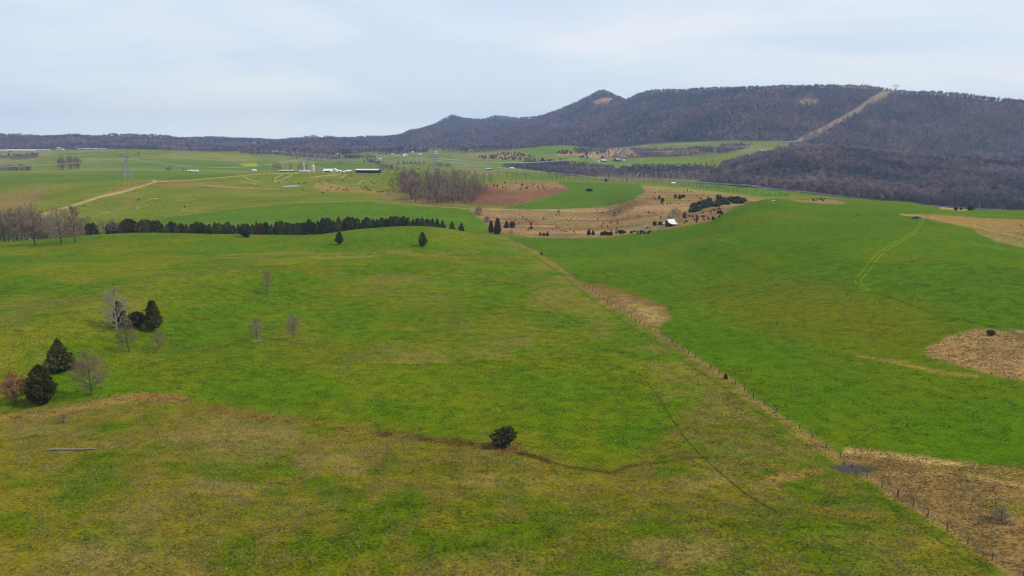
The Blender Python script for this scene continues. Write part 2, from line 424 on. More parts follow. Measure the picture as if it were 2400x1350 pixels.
# dry wet-land triangle by the fence
put(poly([(1362,668),(1395,668),(1480,690),(1555,722),(1573,742),(1530,765),(1500,764),(1440,724)], 6, rmax=500), C(132, 110, 62), dry=0.8, grain=1.6)
put(poly([(1460,700),(1500,715),(1570,742),(1530,762),(1490,745)], 12, rmax=500) * 0.6, C(176, 152, 100), dry=0.9)
put(line([(1372,667),(1400,667),(1480,688),(1560,722)], 3, 3, 3, rmax=500, yk=1.2, warp=True) * 0.8, C(134, 92, 44))
# lower right brown corner
put(poly([(1975,1056),(2060,1060),(2180,1075),(2290,1090),(2480,1095),(2480,1420),(2300,1298),(2200,1228),(2060,1138),(1985,1090)], 5, rmax=260), C(124, 100, 60), dry=0.75, grain=1.5)
put(line([(1985,1058),(2080,1068),(2180,1082),(2280,1094)], 8, 12, 7, rmax=260, yk=1.3, warp=True), C(178, 148, 92), dry=0.9, grain=1.3)
put(line([(2060,1110),(2200,1112),(2300,1122),(2420,1145)], 4, 5, 4, rmax=260, yk=1.3, warp=True) * 0.8, C(164, 134, 86), dry=0.8)
put(poly([(2130,1085),(2420,1095),(2420,1130),(2250,1118)], 6, rmax=260) * 0.6, C(112, 104, 46), dry=0.6)
put(poly([(2290,1170),(2420,1170),(2420,1210),(2320,1205)], 10, rmax=260) * 0.5, C(90, 106, 36), dry=0.3)
put(poly([(1955,1090),(2010,1086),(2045,1098),(2040,1112),(1985,1112)], 6, rmax=260), C(92, 84, 66), dry=0.2)
# right patches
put(poly([(2178,818),(2225,788),(2290,768),(2480,778),(2480,905),(2330,882),(2250,856),(2190,838)], 7, rmax=400), C(150, 122, 80), dry=0.6, grain=1.6)
put(line([(2280,770),(2330,776),(2400,786),(2470,800)], 6, 7, 4, rmax=400, yk=1.2, warp=True) * 0.7, C(132, 116, 68), dry=0.6)
put(line([(2010,836),(2080,846),(2130,852)], 4, 5, 5, rmax=400, yk=1.8, warp=True) * 0.8, C(150, 124, 74), dry=0.5)
put(line([(2100,850),(2160,862),(2210,874),(2290,884)], 5, 8, 6, rmax=400, yk=1.8, warp=True) * 0.75, C(150, 130, 60), dry=0.8)
put(poly([(2105,500),(2250,506),(2330,512),(2480,520),(2480,600),(2400,582),(2340,566),(2292,546),(2282,534),(2210,521),(2150,510)], 2.5, rmin=380, rmax=760), C(146, 122, 70), dry=0.7, grain=1.5)
put(poly([(2290,535),(2340,548),(2420,562),(2420,582),(2340,566),(2294,546)], 3, rmin=380, rmax=760) * 0.9, C(124, 122, 70), dry=0.2)
put(line([(2112,503),(2150,507),(2200,511)], 2.2, 1.5, 1.5, rmin=380, rmax=760), C(170, 146, 86))
put(line([(2280,528),(2340,545),(2420,562)], 1.2, 1.2, 1.0, rmin=380, rmax=760) * 0.8, C(170, 146, 92))
put(poly([(2196,476),(2230,478),(2275,492),(2250,494),(2205,490)], 2, rmax=1000), C(166, 138, 90), dry=0.3)
put(poly([(1846,468),(1880,460),(1930,463),(1965,470),(1985,479),(1930,478),(1880,474)], 2, rmax=1000), C(140, 120, 74), dry=0.4)
# wheel tracks from the parked car
TR = [(2164,513),(2160,520),(2150,534),(2146,543),(2130,554),(2105,567),(2082,580),(2062,594),(2044,614),(2028,636),(2012,654),(2010,662),(2022,672),(2040,681)]
for off in (-1, 1):
    pts = []
    for i, (a, b) in enumerate(TR):
        s = (2.2 + 4.6 * min(1, i / 9))
        pts.append((a + off * s, b + off * s * 0.15))
    put(line(pts, 0.8, 1.2, 0.8, rmax=700, yk=1.0) * 0.85, C(124, 150, 56), dry=0.1)
put(line([(2040,681),(2110,705),(2200,740),(2300,760),(2400,786),(2470,800)], 1.6, 2.4, 1.4, rmax=700, yk=1.2) * 0.6, C(50, 84, 6))
put(line([(1560,560),(1700,600),(1800,632),(1900,650),(2030,676)], 1.2, 1.8, 1.2, rmax=700, yk=1.2) * 0.5, C(54, 90, 6))
put(line([(1660,556),(1700,566),(1735,574)], 0.9, 0.9, 0.8, rmax=700, yk=1.4) * 0.6, C(130, 146, 64))
put(line([(2170,557),(2260,569),(2330,580),(2420,596)], 1.0, 1.4, 0.9, rmax=700, yk=1.4) * 0.7, C(112, 136, 52))
put(line([(2112,503),(2200,500),(2400,508)], 0.6, 0.6, 0.6, rmin=380, rmax=760) * 0.4, C(150, 140, 80))
# the brown valley and the curved field
put(poly([(1095,488),(1180,489),(1300,491),(1400,488),(1470,474),(1510,450),(1500,436),(1600,441),(1700,455),(1795,466),(1745,474),(1718,482),(1700,498),(1660,520),(1590,532),(1500,546),(1400,557),(1250,558),(1185,548),(1140,525),(1118,505)], 1.6, rmin=560, rmax=1240), C(142, 116, 80), dry=0.55, grain=1.6)
bv0 = 0
bv = poly([(1095,488),(1180,489),(1400,488),(1510,450),(1700,455),(1795,466),(1700,498),(1500,546),(1250,558),(1140,525)], 4, rmin=600, rmax=1240)
put(bv * sstep(0.52, 0.66, fbm(X * 0.5, Y * 1.6, 30, 4, 101)) * 0.7, C(118, 86, 58), grain=1.6)
put(bv * sstep(0.56, 0.68, fbm(X * 0.5, Y * 1.6, 40, 4, 105)) * 0.6, C(172, 146, 104))
put(bv * sstep(0.58, 0.7, fbm(X * 0.7, Y * 1.4, 35, 4, 107)) * 0.5, C(116, 116, 66), dry=0.4)
put(poly([(1430,545),(1540,520),(1580,500),(1590,520),(1545,536),(1500,546)], 4, rmin=560, rmax=1100) * 0.7, C(128, 122, 92))
put(poly([(1540,462),(1600,462),(1590,476),(1545,476)], 5, rmin=700, rmax=1240) * 0.6, C(112, 118, 66))
put(poly([(1500,434),(1600,440),(1700,452),(1760,460),(1640,452),(1540,444)], 2, rmin=900, rmax=1240), C(140, 136, 74), dry=0.2)
put(poly([(1070,470),(1075,448),(1120,431),(1200,424),(1310,428),(1337,446),(1290,461),(1190,482),(1110,484)], 2, rmin=800, rmax=1240), C(124, 92, 66), dry=0.5, grain=1.5)
put(poly([(1120,431),(1200,424),(1310,428),(1330,440),(1200,446)], 6, rmin=800, rmax=1240) * 0.6, C(156, 126, 84))
put(poly([(1170,489),(1240,474),(1300,457),(1338,446),(1310,427),(1400,429),(1505,436),(1512,450),(1480,468),(1420,482),(1330,490),(1230,492)], 1.6, rmin=640, rmax=1240), C(82, 116, 30), dry=0.05)
put(poly([(1080,426),(1200,418),(1310,426),(1200,427),(1110,432)], 2, rmin=800, rmax=1240), C(112, 130, 60), dry=0.1)
# left mid hill
put(poly([(300,526),(420,505),(560,488),(700,476),(850,471),(1000,484),(1095,490),(1135,522),(1120,546),(1000,532),(700,535)], 2.5, rmin=600, rmax=1050), C(84, 120, 26), dry=0.05)
put(line([(420,505),(560,487),(700,475),(850,470),(1000,482),(1095,489)], 1.2, 2.4, 1.2, rmin=600, rmax=1050) * 0.7, C(160, 146, 76))
hill = poly([(-100,560),(-100,435),(140,430),(280,424),(400,428),(560,412),(700,404),(900,404),(960,440),(1080,478),(1000,484),(850,471),(700,476),(560,488),(420,505),(300,526)], 4, rmin=600, rmax=1420)
put(hill * 0.8, C(106, 124, 38), dry=0.2)
put(hill * sstep(0.5, 0.64, f40) * 0.5, C(126, 126, 56), dry=0.4)
put(poly([(-100,470),(60,448),(120,440),(80,480),(60,510),(-100,520)], 10, rmin=600, rmax=1300) * 0.7, C(136, 112, 70), dry=0.4)
put(poly([(880,452),(960,452),(1040,470),(1090,484),(1000,482),(900,466)], 5, rmin=700, rmax=1300) * 0.8, C(132, 112, 68), dry=0.4)
put(poly([(940,440),(1000,436),(1080,440),(1110,470),(1060,482),(990,478)], 5, rmin=700, rmax=1300) * 0.8, C(112, 92, 62), dry=0.3)
put(line([(95,503),(150,488),(205,471),(235,461),(285,450),(330,437),(362,427)], 4.5, 3, 1.6, rmin=600, rmax=1350, yk=1.6), C(176, 150, 108), dry=0.0)
put(line([(60,520),(130,500),(160,494)], 4, 4, 3, rmin=600, rmax=1350, yk=1.6) * 0.8, C(170, 148, 108))
put(line([(362,426),(450,422),(540,414),(600,409),(700,404)], 1.2, 1.0, 0.8, rmin=600, rmax=1400, yk=1.6), C(176, 158, 100))
put(poly([(350,433),(400,430),(470,432),(540,438),(640,443),(560,443),(470,436),(390,438)], 1.6, rmin=600, rmax=1350) * 0.9, C(156, 108, 72))
put(line([(250,452),(270,446),(300,440),(340,432)], 5, 3, 3, rmin=600, rmax=1350, yk=1.8, warp=True) * 0.7, C(150, 112, 76))
put(line([(480,434),(560,440),(650,443)], 1.2, 1.2, 1.0, rmin=600, rmax=1350, yk=1.8), C(166, 150, 86))
put(poly([(280,468),(310,468),(308,480),(288,478)], 3, rmin=600, rmax=1350) * 0.8, C(146, 112, 72))
put(line([(320,490),(325,480),(340,472),(352,466),(375,464)], 1.0, 1.0, 0.7, rmin=600, rmax=1350), C(160, 158, 92))
put(line([(235,499),(260,497),(280,496)], 1.2, 1.2, 1, rmin=600, rmax=1350) * 0.7, C(170, 150, 96))
for L in ([(570,414),(582,420),(600,425),(612,425)],[(560,424),(590,429),(604,433)],[(645,427),(643,419),(662,409)],[(652,425),(675,415),(686,408)],[(640,420),(650,427),(668,427)],[(730,416),(760,411),(790,408)],[(765,412),(800,409)],[(800,416),(812,408)],[(838,431),(855,422)],[(828,439),(842,439)],[(640,407),(700,407)]):
    put(line(L, 1.3, 1.3, 0.9, rmin=700, rmax=1500) * 0.85, C(176, 166, 92), dry=0)
put(poly([(740,430),(750,425),(765,428),(830,442),(900,446),(880,452),(800,450),(760,448),(735,438)], 2.5, rmin=700, rmax=1400) * 0.75, C(158, 126, 76), dry=0.2)
put(line([(860,448),(880,452),(925,453),(960,450)], 1.4, 1.4, 1.2, rmin=700, rmax=1400) * 0.85, C(160, 134, 80))
put(line([(550,408),(700,405),(900,405)], 1.4, 1.4, 1, rmin=1100, rmax=1500) * 0.7, C(142, 124, 92))
# far left pasture
put(poly([(-100,400),(-100,428),(120,430),(280,423),(560,408),(300,398)], 3, rmin=1000, rmax=1500) * 0.8, C(92, 122, 54), dry=0.05)
put(line([(-20,404),(180,407),(420,408),(560,404)], 0.8, 0.8, 0.7, rmin=1000, rmax=1500) * 0.7, C(150, 150, 96))
put(line([(-20,400),(160,401),(300,397),(420,399),(600,402)], 1.0, 1.0, 0.7, rmin=1100, rmax=1800) * 0.7, C(140, 156, 96))
put(poly([(200,392),(420,376),(620,384),(640,398),(400,397)], 3, rmin=1300, rmax=2300) * 0.7, C(88, 122, 58), dry=0)
put(poly([(560,384),(600,382),(606,389),(575,390)], 1.5, rmin=1300, rmax=2300), C(160, 160, 40), dry=0)
put(poly([(300,360),(560,362),(620,378),(420,374),(300,368)], 3, rmin=1300, rmax=2300) * 0.7, C(128, 140, 78), dry=0.1)
put(line([(500,362),(515,366),(530,369)], 1, 1, 0.8, rmin=1500, rmax=2400) * 0.8, C(170, 162, 110))
put(poly([(-50,358),(60,356),(95,360),(88,370),(50,374),(-50,368)], 2, rmin=1500, rmax=2500), C(92, 92, 58), wood=0.6, ever=0.0)
put(poly([(-50,396),(70,395),(75,399),(-50,400)], 1, rmin=1300, rmax=2000) * 1.0, C(84, 90, 52), wood=0.7, ever=0.3)
# valley between the hills: fields, hedges, roadside woods
vale = poly([(1040,425),(1040,385),(1180,392),(1300,402),(1430,418),(1600,424),(1700,430),(1700,446),(1600,442),(1330,428),(1200,421)], 2, rmin=1200, rmax=1700)
put(vale, C(104, 122, 62), dry=0.1)
put(poly([(1060,415),(1150,420),(1330,429),(1200,421),(1080,408)], 1.5, rmin=1200, rmax=1700), C(98, 126, 56))
put(poly([(1160,405),(1300,405),(1360,418),(1240,415)], 2, rmin=1300, rmax=2200) * 0.8, C(90, 124, 58))
put(poly([(1000,399),(1160,402),(1200,410),(1100,408)], 2, rmin=1300, rmax=2200), C(134, 122, 84))
put(poly([(880,400),(1000,392),(1060,402),(960,408)], 2, rmin=1300, rmax=2200) * 0.7, C(104, 130, 58))
put(poly([(1600,428),(1700,426),(1780,436),(1850,446),(1870,456),(1800,463),(1700,446),(1640,440)], 1.6, rmin=1000, rmax=1700), C(90, 128, 36), dry=0)
put(line([(1690,434),(1790,443),(1850,450)], 0.9, 0.9, 0.7, rmin=1000, rmax=1700) * 0.6, C(130, 170, 70))
put(poly([(730,378),(800,376),(860,382),(900,392),(760,398)], 2, rmin=1500, rmax=2400) * 0.8, C(92, 124, 66))
put(poly([(900,382),(1000,378),(1160,386),(1000,388)], 2, rmin=1600, rmax=2600) * 0.8, C(100, 130, 64))
put(poly([(1060,360),(1200,350),(1240,360),(1180,375),(1060,372)], 2, rmin=2000, rmax=2900) * 0.8, C(130, 132, 76), dry=0.2)
put(poly([(1120,362),(1190,357),(1250,365),(1230,372),(1140,370)], 2.5, rmin=2000, rmax=2900) * 0.75, C(156, 128, 90), dry=0.2)
put(poly([(1230,350),(1300,343),(1322,345),(1300,360),(1240,358)], 2, rmin=2000, rmax=2900), C(92, 134, 60))
put(poly([(1300,362),(1325,350),(1352,362),(1310,366)], 2, rmin=2000, rmax=2900) * 0.9, C(168, 132, 92))
put(poly([(1225,372),(1400,362),(1400,370),(1300,378),(1225,378)], 2, rmin=1900, rmax=2900) * 0.9, C(112, 134, 66))
put(poly([(1160,378),(1212,378),(1212,390),(1160,390)], 1.5, rmin=1700, rmax=2600), C(96, 134, 66))
put(poly([(1400,380),(1500,378),(1600,374),(1700,370),(1720,384),(1600,386),(1480,388),(1400,392)], 1.6, rmin=1500, rmax=2500), C(104, 136, 58), dry=0)
put(poly([(1590,390),(1700,364),(1800,352),(1860,350),(1800,362),(1740,374),(1690,396),(1640,402)], 2, rmin=1500, rmax=2700), C(118, 134, 52), dry=0.05)
# woods
put(poly([(1175,390),(1290,380),(1400,390),(1440,394),(1440,402),(1390,415),(1330,411),(1240,398)], 1.6, rmin=1500, rmax=2300), C(82, 70, 66), wood=1.0, ever=0.12)
put(poly([(1225,378),(1330,378),(1330,384),(1230,386)], 1.5, rmin=1700, rmax=2500), C(60, 62, 50), wood=1.0, ever=0.8)
put(poly([(1420,400),(1500,390),(1600,388),(1680,396),(1700,405),(1710,428),(1600,421),(1400,414)], 1.6, rmin=1250, rmax=2000), C(104, 92, 70), wood=0.55, ever=0.12)
put(poly([(1450,396),(1500,389),(1600,388),(1640,396),(1600,404),(1480,404)], 2, rmin=1250, rmax=2000), C(66, 68, 52), wood=1.0, ever=0.62)
put(poly([(1460,402),(1560,404),(1540,412),(1460,411)], 2, rmin=1250, rmax=2000) * 0.7, C(140, 112, 92), wood=0.3)
put(poly([(560,353),(700,360),(880,366),(880,376),(760,379),(640,372),(560,360)], 2, rmin=1900, rmax=4000) * 0.8 * sstep(0.42, 0.6, fbm(X, Y, 120, 3, 87)), C(104, 100, 80), wood=0.45, ever=0.15)
put(poly([(1340,350),(1450,352),(1760,344),(1700,358),(1600,366),(1450,372),(1360,364)], 2, rmin=2000, rmax=3000), C(88, 76, 72), wood=1.0, ever=0.1)
put(poly([(1340,362),(1400,355),(1455,348),(1480,352),(1500,366),(1400,370)], 2, rmin=1900, rmax=3000) * 0.9, C(172, 138, 96), wood=0.0)
put(poly([(1530,350),(1600,345),(1680,360),(1560,362)], 2, rmin=1900, rmax=3000) * 0.6, C(168, 138, 100), wood=0.2)
NEARW = [(1640,428),(1655,408),(1690,392),(1740,376),(1800,364),(1850,352),(1880,346),(2000,352),(2480,372),(2480,500),(2330,494),(2200,485),(2000,464),(1850,448),(1700,432)]
put(poly(NEARW, 1.5, rmin=1060, rmax=2050), C(80, 66, 58), wood=1.0, ever=0.015, grain=1.3)
put(poly([(1850,340),(2480,340),(2480,390),(1850,372)], 1.5, rmin=1700, rmax=3200), C(80, 66, 58), wood=1.0, ever=0.02)
# mountain and far ridges
put(poly([(540,338),(1010,338),(1030,352),(960,362),(760,364),(600,358)], 2, rmin=2300, rmax=4600) * sstep(0.44, 0.58, fbm(X, Y, 110, 4, 97)), C(100, 94, 76), wood=0.55, ever=0.35)
put(poly([(1030,345),(1330,340),(1420,352),(1420,360),(1330,350),(1040,360)], 2, rmin=2500, rmax=4000) * sstep(0.46, 0.58, fbm(X, Y, 110, 4, 98)), C(100, 94, 76), wood=0.5, ever=0.3)
put(line([(740,389),(860,384),(1000,388),(1060,392)], 1.0, 1.0, 0.8, rmin=1500, rmax=2600), C(92, 90, 66), wood=0.5, ever=0.1)
put(line([(860,377),(900,390),(920,396)], 1.2, 1.2, 0.8, rmin=1400, rmax=2600), C(60, 66, 44), wood=0.8, ever=0.7)
put(line([(200,378),(330,372),(420,370)], 0.8, 0.8, 0.7, rmin=1500, rmax=2600) * 0.6, C(150, 146, 92))
put(line([(-20,382),(120,380),(260,386)], 0.8, 0.8, 0.7, rmin=1500, rmax=2600) * 0.6, C(140, 150, 84))
put(line([(300,366),(330,364)], 3, 3, 1, rmin=1700, rmax=2600), C(100, 98, 70), wood=0.6)
forest = sstep(0, 80, RG - (foot_r[:, None] - 120 - 500 * (PX < 1000)))
put(forest, C(84, 74, 72), wood=1.0, ever=0.06)
put(forest * sstep(0.56, 0.66, f400), C(76, 74, 64), ever=0.3)
put(forest * sstep(0.30, 0.55, 1 - rid), C(70, 70, 62), ever=0.28)  # darker floor and evergreens in ravines, painted in as slope shading
put(forest * poly([(1560,332),(1600,326),(1660,328),(1640,342),(1560,343)], 3, rmin=2000), C(50, 62, 44), ever=0.85)
put(forest * poly([(940,320),(980,305),(1062,272),(1200,275),(1400,214),(1470,232),(1900,206),(1900,222),(1480,240),(1400,232),(1200,285),(1060,285)], 4, rmin=3000) * 0.6, C(64, 74, 56), ever=0.4)
COR = [(2096,208),(2074,220),(2046,236),(2012,258),(1975,280),(1930,302),(1880,325),(1838,345)]
put(((PX > 1890) & (RG > 1950)) * 1.0, C(80, 72, 66), wood=1.0, ever=0.05)
cor = line(COR, 9, 2.6, 2.5, rmin=1900, rmax=3600, yk=1.0)
put(cor, C(140, 120, 86), wood=0.0)
put(line(COR[4:7], 3.5, 2, 3, rmin=2000, rmax=3600, yk=1.0) * 0.6, C(172, 128, 98))
put(poly([(1386,240),(1410,230),(1440,230),(1425,242),(1400,246)], 3, rmin=3000), C(172, 138, 110), wood=0.0)
put(poly([(1866,238),(1890,229),(1920,231),(1912,246),(1885,248)], 4, rmin=2600) * 0.85, C(150, 136, 92), wood=0.25)
# clear the farms of wood, far flats
put(sstep(8000, 8500, RG), C(60, 70, 70), wood=0.0)
DRY = np.clip(DRY, 0, 1)

# ---------------------------------------------------------------- materials
def new_mat(name):
    m = bpy.data.materials.new(name); m.use_nodes = True
    nt = m.node_tree
    b = nt.nodes['Principled BSDF']
    b.inputs['Specular IOR Level'].default_value = 0.15
    b.inputs['Roughness'].default_value = 0.9
    return m, nt, b

def simple(name, col, rough=0.85, var=0.25, scale=3.0, metal=0.0, spec=0.2, rand=0.0, bump=0.0, stretch=(1, 1, 1), world=False):
    """colour with procedural blotches; rand varies it between copies"""
    m, nt, b = new_mat(name)
    tcn = N(nt, 'ShaderNodeTexCoord'); mpn = N(nt, 'ShaderNodeMapping')
    mpn.inputs['Scale'].default_value = stretch
    nt.links.new(tcn.outputs['Object'], mpn.inputs['Vector'])
    no = N(nt, 'ShaderNodeTexNoise'); no.inputs['Scale'].default_value = scale; no.inputs['Detail'].default_value = 4
    nt.links.new(mpn.outputs['Vector'], no.inputs['Vector'])
    mr = N(nt, 'ShaderNodeMapRange')
    mr.inputs['From Min'].default_value = 0.3; mr.inputs['From Max'].default_value = 0.7
    mr.inputs['To Min'].default_value = 1 - var; mr.inputs['To Max'].default_value = 1 + var
    nt.links.new(no.outputs['Fac'], mr.inputs['Value'])
    vm = N(nt, 'ShaderNodeVectorMath', operation='SCALE')
    vm.inputs[0].default_value = tuple(col)
    nt.links.new(mr.outputs['Result'], vm.inputs['Scale'])
    last = vm.outputs['Vector']
    if world:      # broad light and dark drifts painted in as hillside relief shading, plus colour variation
        ge_ = N(nt, 'ShaderNodeNewGeometry'); wn = N(nt, 'ShaderNodeTexNoise'); wn.inputs['Scale'].default_value = 0.006; wn.inputs['Detail'].default_value = 4
        nt.links.new(ge_.outputs['Position'], wn.inputs['Vector'])
        wr = N(nt, 'ShaderNodeValToRGB'); we_ = wr.color_ramp.elements
        we_[0].position = 0.41; we_[0].color = (0.55, 0.66, 0.68, 1); we_[1].position = 0.60; we_[1].color = (1.30, 1.17, 1.12, 1)
        nt.links.new(wn.outputs['Fac'], wr.inputs['Fac'])
        wx_ = N(nt, 'ShaderNodeVectorMath', operation='MULTIPLY'); nt.links.new(last, wx_.inputs[0]); nt.links.new(wr.outputs['Color'], wx_.inputs[1])
        last = wx_.outputs['Vector']
    if rand:
        oi = N(nt, 'ShaderNodeObjectInfo')
        hs = N(nt, 'ShaderNodeHueSaturation')
        m1 = N(nt, 'ShaderNodeMapRange'); m1.inputs['To Min'].default_value = 1 - rand; m1.inputs['To Max'].default_value = 1 + rand
        m2 = N(nt, 'ShaderNodeMapRange'); m2.inputs['To Min'].default_value = 0.5 - rand * 0.06; m2.inputs['To Max'].default_value = 0.5 + rand * 0.06
        mm = N(nt, 'ShaderNodeMath', operation='FRACT'); mu = N(nt, 'ShaderNodeMath', operation='MULTIPLY'); mu.inputs[1].default_value = 7.31
        nt.links.new(oi.outputs['Random'], m1.inputs['Value'])
        nt.links.new(oi.outputs['Random'], mu.inputs[0]); nt.links.new(mu.outputs[0], mm.inputs[0]); nt.links.new(mm.outputs[0], m2.inputs['Value'])
        nt.links.new(m1.outputs['Result'], hs.inputs['Value']); nt.links.new(m2.outputs['Result'], hs.inputs['Hue'])
        nt.links.new(last, hs.inputs['Color']); last = hs.outputs['Color']
    nt.links.new(last, b.inputs['Base Color'])
    b.inputs['Roughness'].default_value = rough; b.inputs['Metallic'].default_value = metal
    b.inputs['Specular IOR Level'].default_value = spec
    if bump:
        bp = N(nt, 'ShaderNodeBump'); bp.inputs['Strength'].default_value = bump; bp.inputs['Distance'].default_value = 0.1
        nt.links.new(no.outputs['Fac'], bp.inputs['Height']); nt.links.new(bp.outputs['Normal'], b.inputs['Normal'])
    return m

def ground_mat():
    m, nt, b = new_mat('pasture_ground')
    L = nt.links.new
    geo = N(nt, 'ShaderNodeNewGeometry')
    at1 = N(nt, 'ShaderNodeAttribute', attribute_name='cover')
    at2 = N(nt, 'ShaderNodeAttribute', attribute_name='dry')
    at3 = N(nt, 'ShaderNodeAttribute', attribute_name='grain')
    mp1 = N(nt, 'ShaderNodeMapping'); mp1.inputs['Scale'].default_value = (0.7, 1, 0.2)
    L(geo.outputs['Position'], mp1.inputs['Vector'])
    def noise(scale, det, rough=0.6, vec=None):
        n = N(nt, 'ShaderNodeTexNoise'); n.inputs['Scale'].default_value = scale
        n.inputs['Detail'].default_value = det; n.inputs['Roughness'].default_value = rough
        L(vec or mp1.outputs['Vector'], n.inputs['Vector']); return n.outputs['Fac']
    def mr(v, a, b_, c, d, clamp=True):
        n = N(nt, 'ShaderNodeMapRange'); n.clamp = clamp
        for k, x in zip(('From Min', 'From Max', 'To Min', 'To Max'), (a, b_, c, d)): n.inputs[k].default_value = x
        L(v, n.inputs['Value']); return n.outputs['Result']
    def mth(op, a, b_):
        n = N(nt, 'ShaderNodeMath', operation=op)
        for i, x in enumerate((a, b_)):
            if isinstance(x, (int, float)): n.inputs[i].default_value = x
            else: L(x, n.inputs[i])
        return n.outputs[0]
    fine = noise(2.2, 5, 0.7); midn = noise(0.35, 4, 0.65); big = noise(0.07, 3, 0.6); vb = noise(0.018, 4, 0.6)
    # brightness speckle; its dark spots paint in the grass's small shadows
    amp = mth('MULTIPLY', at3.outputs['Fac'], 1.0)
    v1 = mth('MULTIPLY', mth('SUBTRACT', fine, 0.5), 3.5)
    v2 = mth('MULTIPLY', mth('SUBTRACT', midn, 0.5), 1.5)
    v3 = mth('MULTIPLY', mth('SUBTRACT', noise(0.15, 4, 0.7), 0.5), 0.4)
    v4 = mth('MULTIPLY', mth('SUBTRACT', vb, 0.5), 0.6)
    val = mth('ADD', 1.0, mth('MULTIPLY', mth('ADD', mth('ADD', v1, v2), mth('ADD', v3, v4)), mth('MULTIPLY', amp, 1.05)))
    val = mth('MAXIMUM', val, 0.3)
    sc = N(nt, 'ShaderNodeVectorMath', operation='SCALE')
    L(at1.outputs['Color'], sc.inputs[0]); L(val, sc.inputs['Scale'])
    # dead straw showing through
    mp2 = N(nt, 'ShaderNodeMapping'); mp2.inputs['Scale'].default_value = (1, 1, 0.2); mp2.inputs['Location'].default_value = (31, 7, 3)
    L(geo.outputs['Position'], mp2.inputs['Vector'])
    straw = noise(1.1, 5, 0.72, mp2.outputs['Vector'])
    thr = mth('SUBTRACT', 0.70, mth('MULTIPLY', at2.outputs['Fac'], 0.24))
    sm = mth('MULTIPLY', mth('SUBTRACT', straw, thr), 9.0)
    smc = N(nt, 'ShaderNodeClamp'); L(sm, smc.inputs['Value'])
    fac = mth('MULTIPLY', smc.outputs[0], 0.55)
    mx1 = N(nt, 'ShaderNodeMix', data_type='RGBA')
    mx1.inputs['B'].default_value = (*C(158, 136, 76), 1)
    L(fac, mx1.inputs['Factor']); L(sc.outputs['Vector'], mx1.inputs['A'])
    # rank dark green clumps
    cl = noise(0.9, 4, 0.7)
    clf = mr(cl, 0.60, 0.70, 0.0, 0.5)
    clf = mth('MULTIPLY', clf, mth('SUBTRACT', 1.0, at2.outputs['Fac']))
    mx2 = N(nt, 'ShaderNodeMix', data_type='RGBA', blend_type='MULTIPLY')
    mx2.inputs['B'].default_value = (0.45, 0.62, 0.4, 1)
    L(clf, mx2.inputs['Factor']); L(mx1.outputs['Result'], mx2.inputs['A'])
    L(mx2.outputs['Result'], b.inputs['Base Color'])
    bp = N(nt, 'ShaderNodeBump'); bp.inputs['Strength'].default_value = 0.9; bp.inputs['Distance'].default_value = 0.35
    L(mth('ADD', fine, mth('MULTIPLY', midn, 1.5)), bp.inputs['Height'])
    L(bp.outputs['Normal'], b.inputs['Normal'])
    b.inputs['Roughness'].default_value = 1.0
    b.inputs['Specular IOR Level'].default_value = 0.02
    return m

M = {}
M['ground'] = ground_mat()
M['cedar'] = simple('dark_cedar_foliage', (0.088, 0.092, 0.020), 0.95, 0.45, 1.4, rand=0.25, spec=0.05)
M['cedar_brown'] = simple('bronzed_cedar_foliage', (0.100, 0.072, 0.022), 0.95, 0.4, 1.4, rand=0.3, spec=0.05)
M['pine'] = simple('pine_foliage', (0.078, 0.088, 0.024), 0.95, 0.45, 0.8, rand=0.35, spec=0.05)
M['olive'] = simple('olive_shrub_foliage', (0.110, 0.108, 0.032), 0.95, 0.4, 1.5, rand=0.3, spec=0.05)
M['bark'] = simple('grey_brown_bark', (0.095, 0.075, 0.055), 0.95, 0.3, 2.0, rand=0.2)
M['pale_bark'] = simple('bleached_dead_wood', (0.30, 0.255, 0.20), 0.95, 0.25, 2.0)
M['twig'] = simple('bare_twigs', (0.250, 0.185, 0.115), 0.95, 0.3, 1.0, rand=0.22)
M['twig_pink'] = simple('reddish_twigs', (0.29, 0.18, 0.135), 0.95, 0.3, 1.0, rand=0.2)
M['orange_leaf'] = simple('dry_orange_leaves', (0.34, 0.165, 0.062), 0.9, 0.4, 3.0)
M['forest'] = simple('winter_forest_twigs', (0.232, 0.192, 0.180), 1.0, 0.3, 0.3, rand=0.36, spec=0.02, world=True)
M['forest_red'] = simple('budding_forest_twigs', (0.262, 0.197, 0.184), 1.0, 0.3, 0.3, rand=0.3, spec=0.02, world=True)
M['forest_green'] = simple('forest_evergreens', (0.040, 0.062, 0.032), 1.0, 0.4, 0.3, rand=0.4, spec=0.02)
M['steel'] = simple('galvanised_steel', (0.28, 0.34, 0.31), 0.5, 0.1, 1.0, metal=0.3, spec=0.4)
M['wire'] = simple('aluminium_conductor', (0.42, 0.44, 0.42), 0.5, 0.05, 0.2, metal=0.3, spec=0.4)
M['concrete'] = simple('concrete', (0.55, 0.54, 0.48), 0.9, 0.15, 2.0)
M['wood'] = simple('weathered_fence_wood', (0.08, 0.065, 0.05), 0.95, 0.35, 4.0, rand=0.3, stretch=(4, 4, 0.6))
M['barn_wood'] = simple('weathered_barn_boards', (0.075, 0.068, 0.060), 0.95, 0.4, 2.5, stretch=(6, 6, 0.4))
M['tin'] = simple('pale_tin_roof', (0.70, 0.68, 0.66), 0.55, 0.10, 1.2, stretch=(1, 6, 1), spec=0.4)
M['tin_dull'] = simple('dull_tin_roof', (0.50, 0.50, 0.51), 0.6, 0.15, 0.6, spec=0.3)
M['tin_grey'] = simple('grey_tin_roof', (0.42, 0.43, 0.44), 0.55, 0.15, 0.6, spec=0.4)
M['white_wall'] = simple('white_siding', (0.66, 0.66, 0.64), 0.8, 0.1, 0.8)
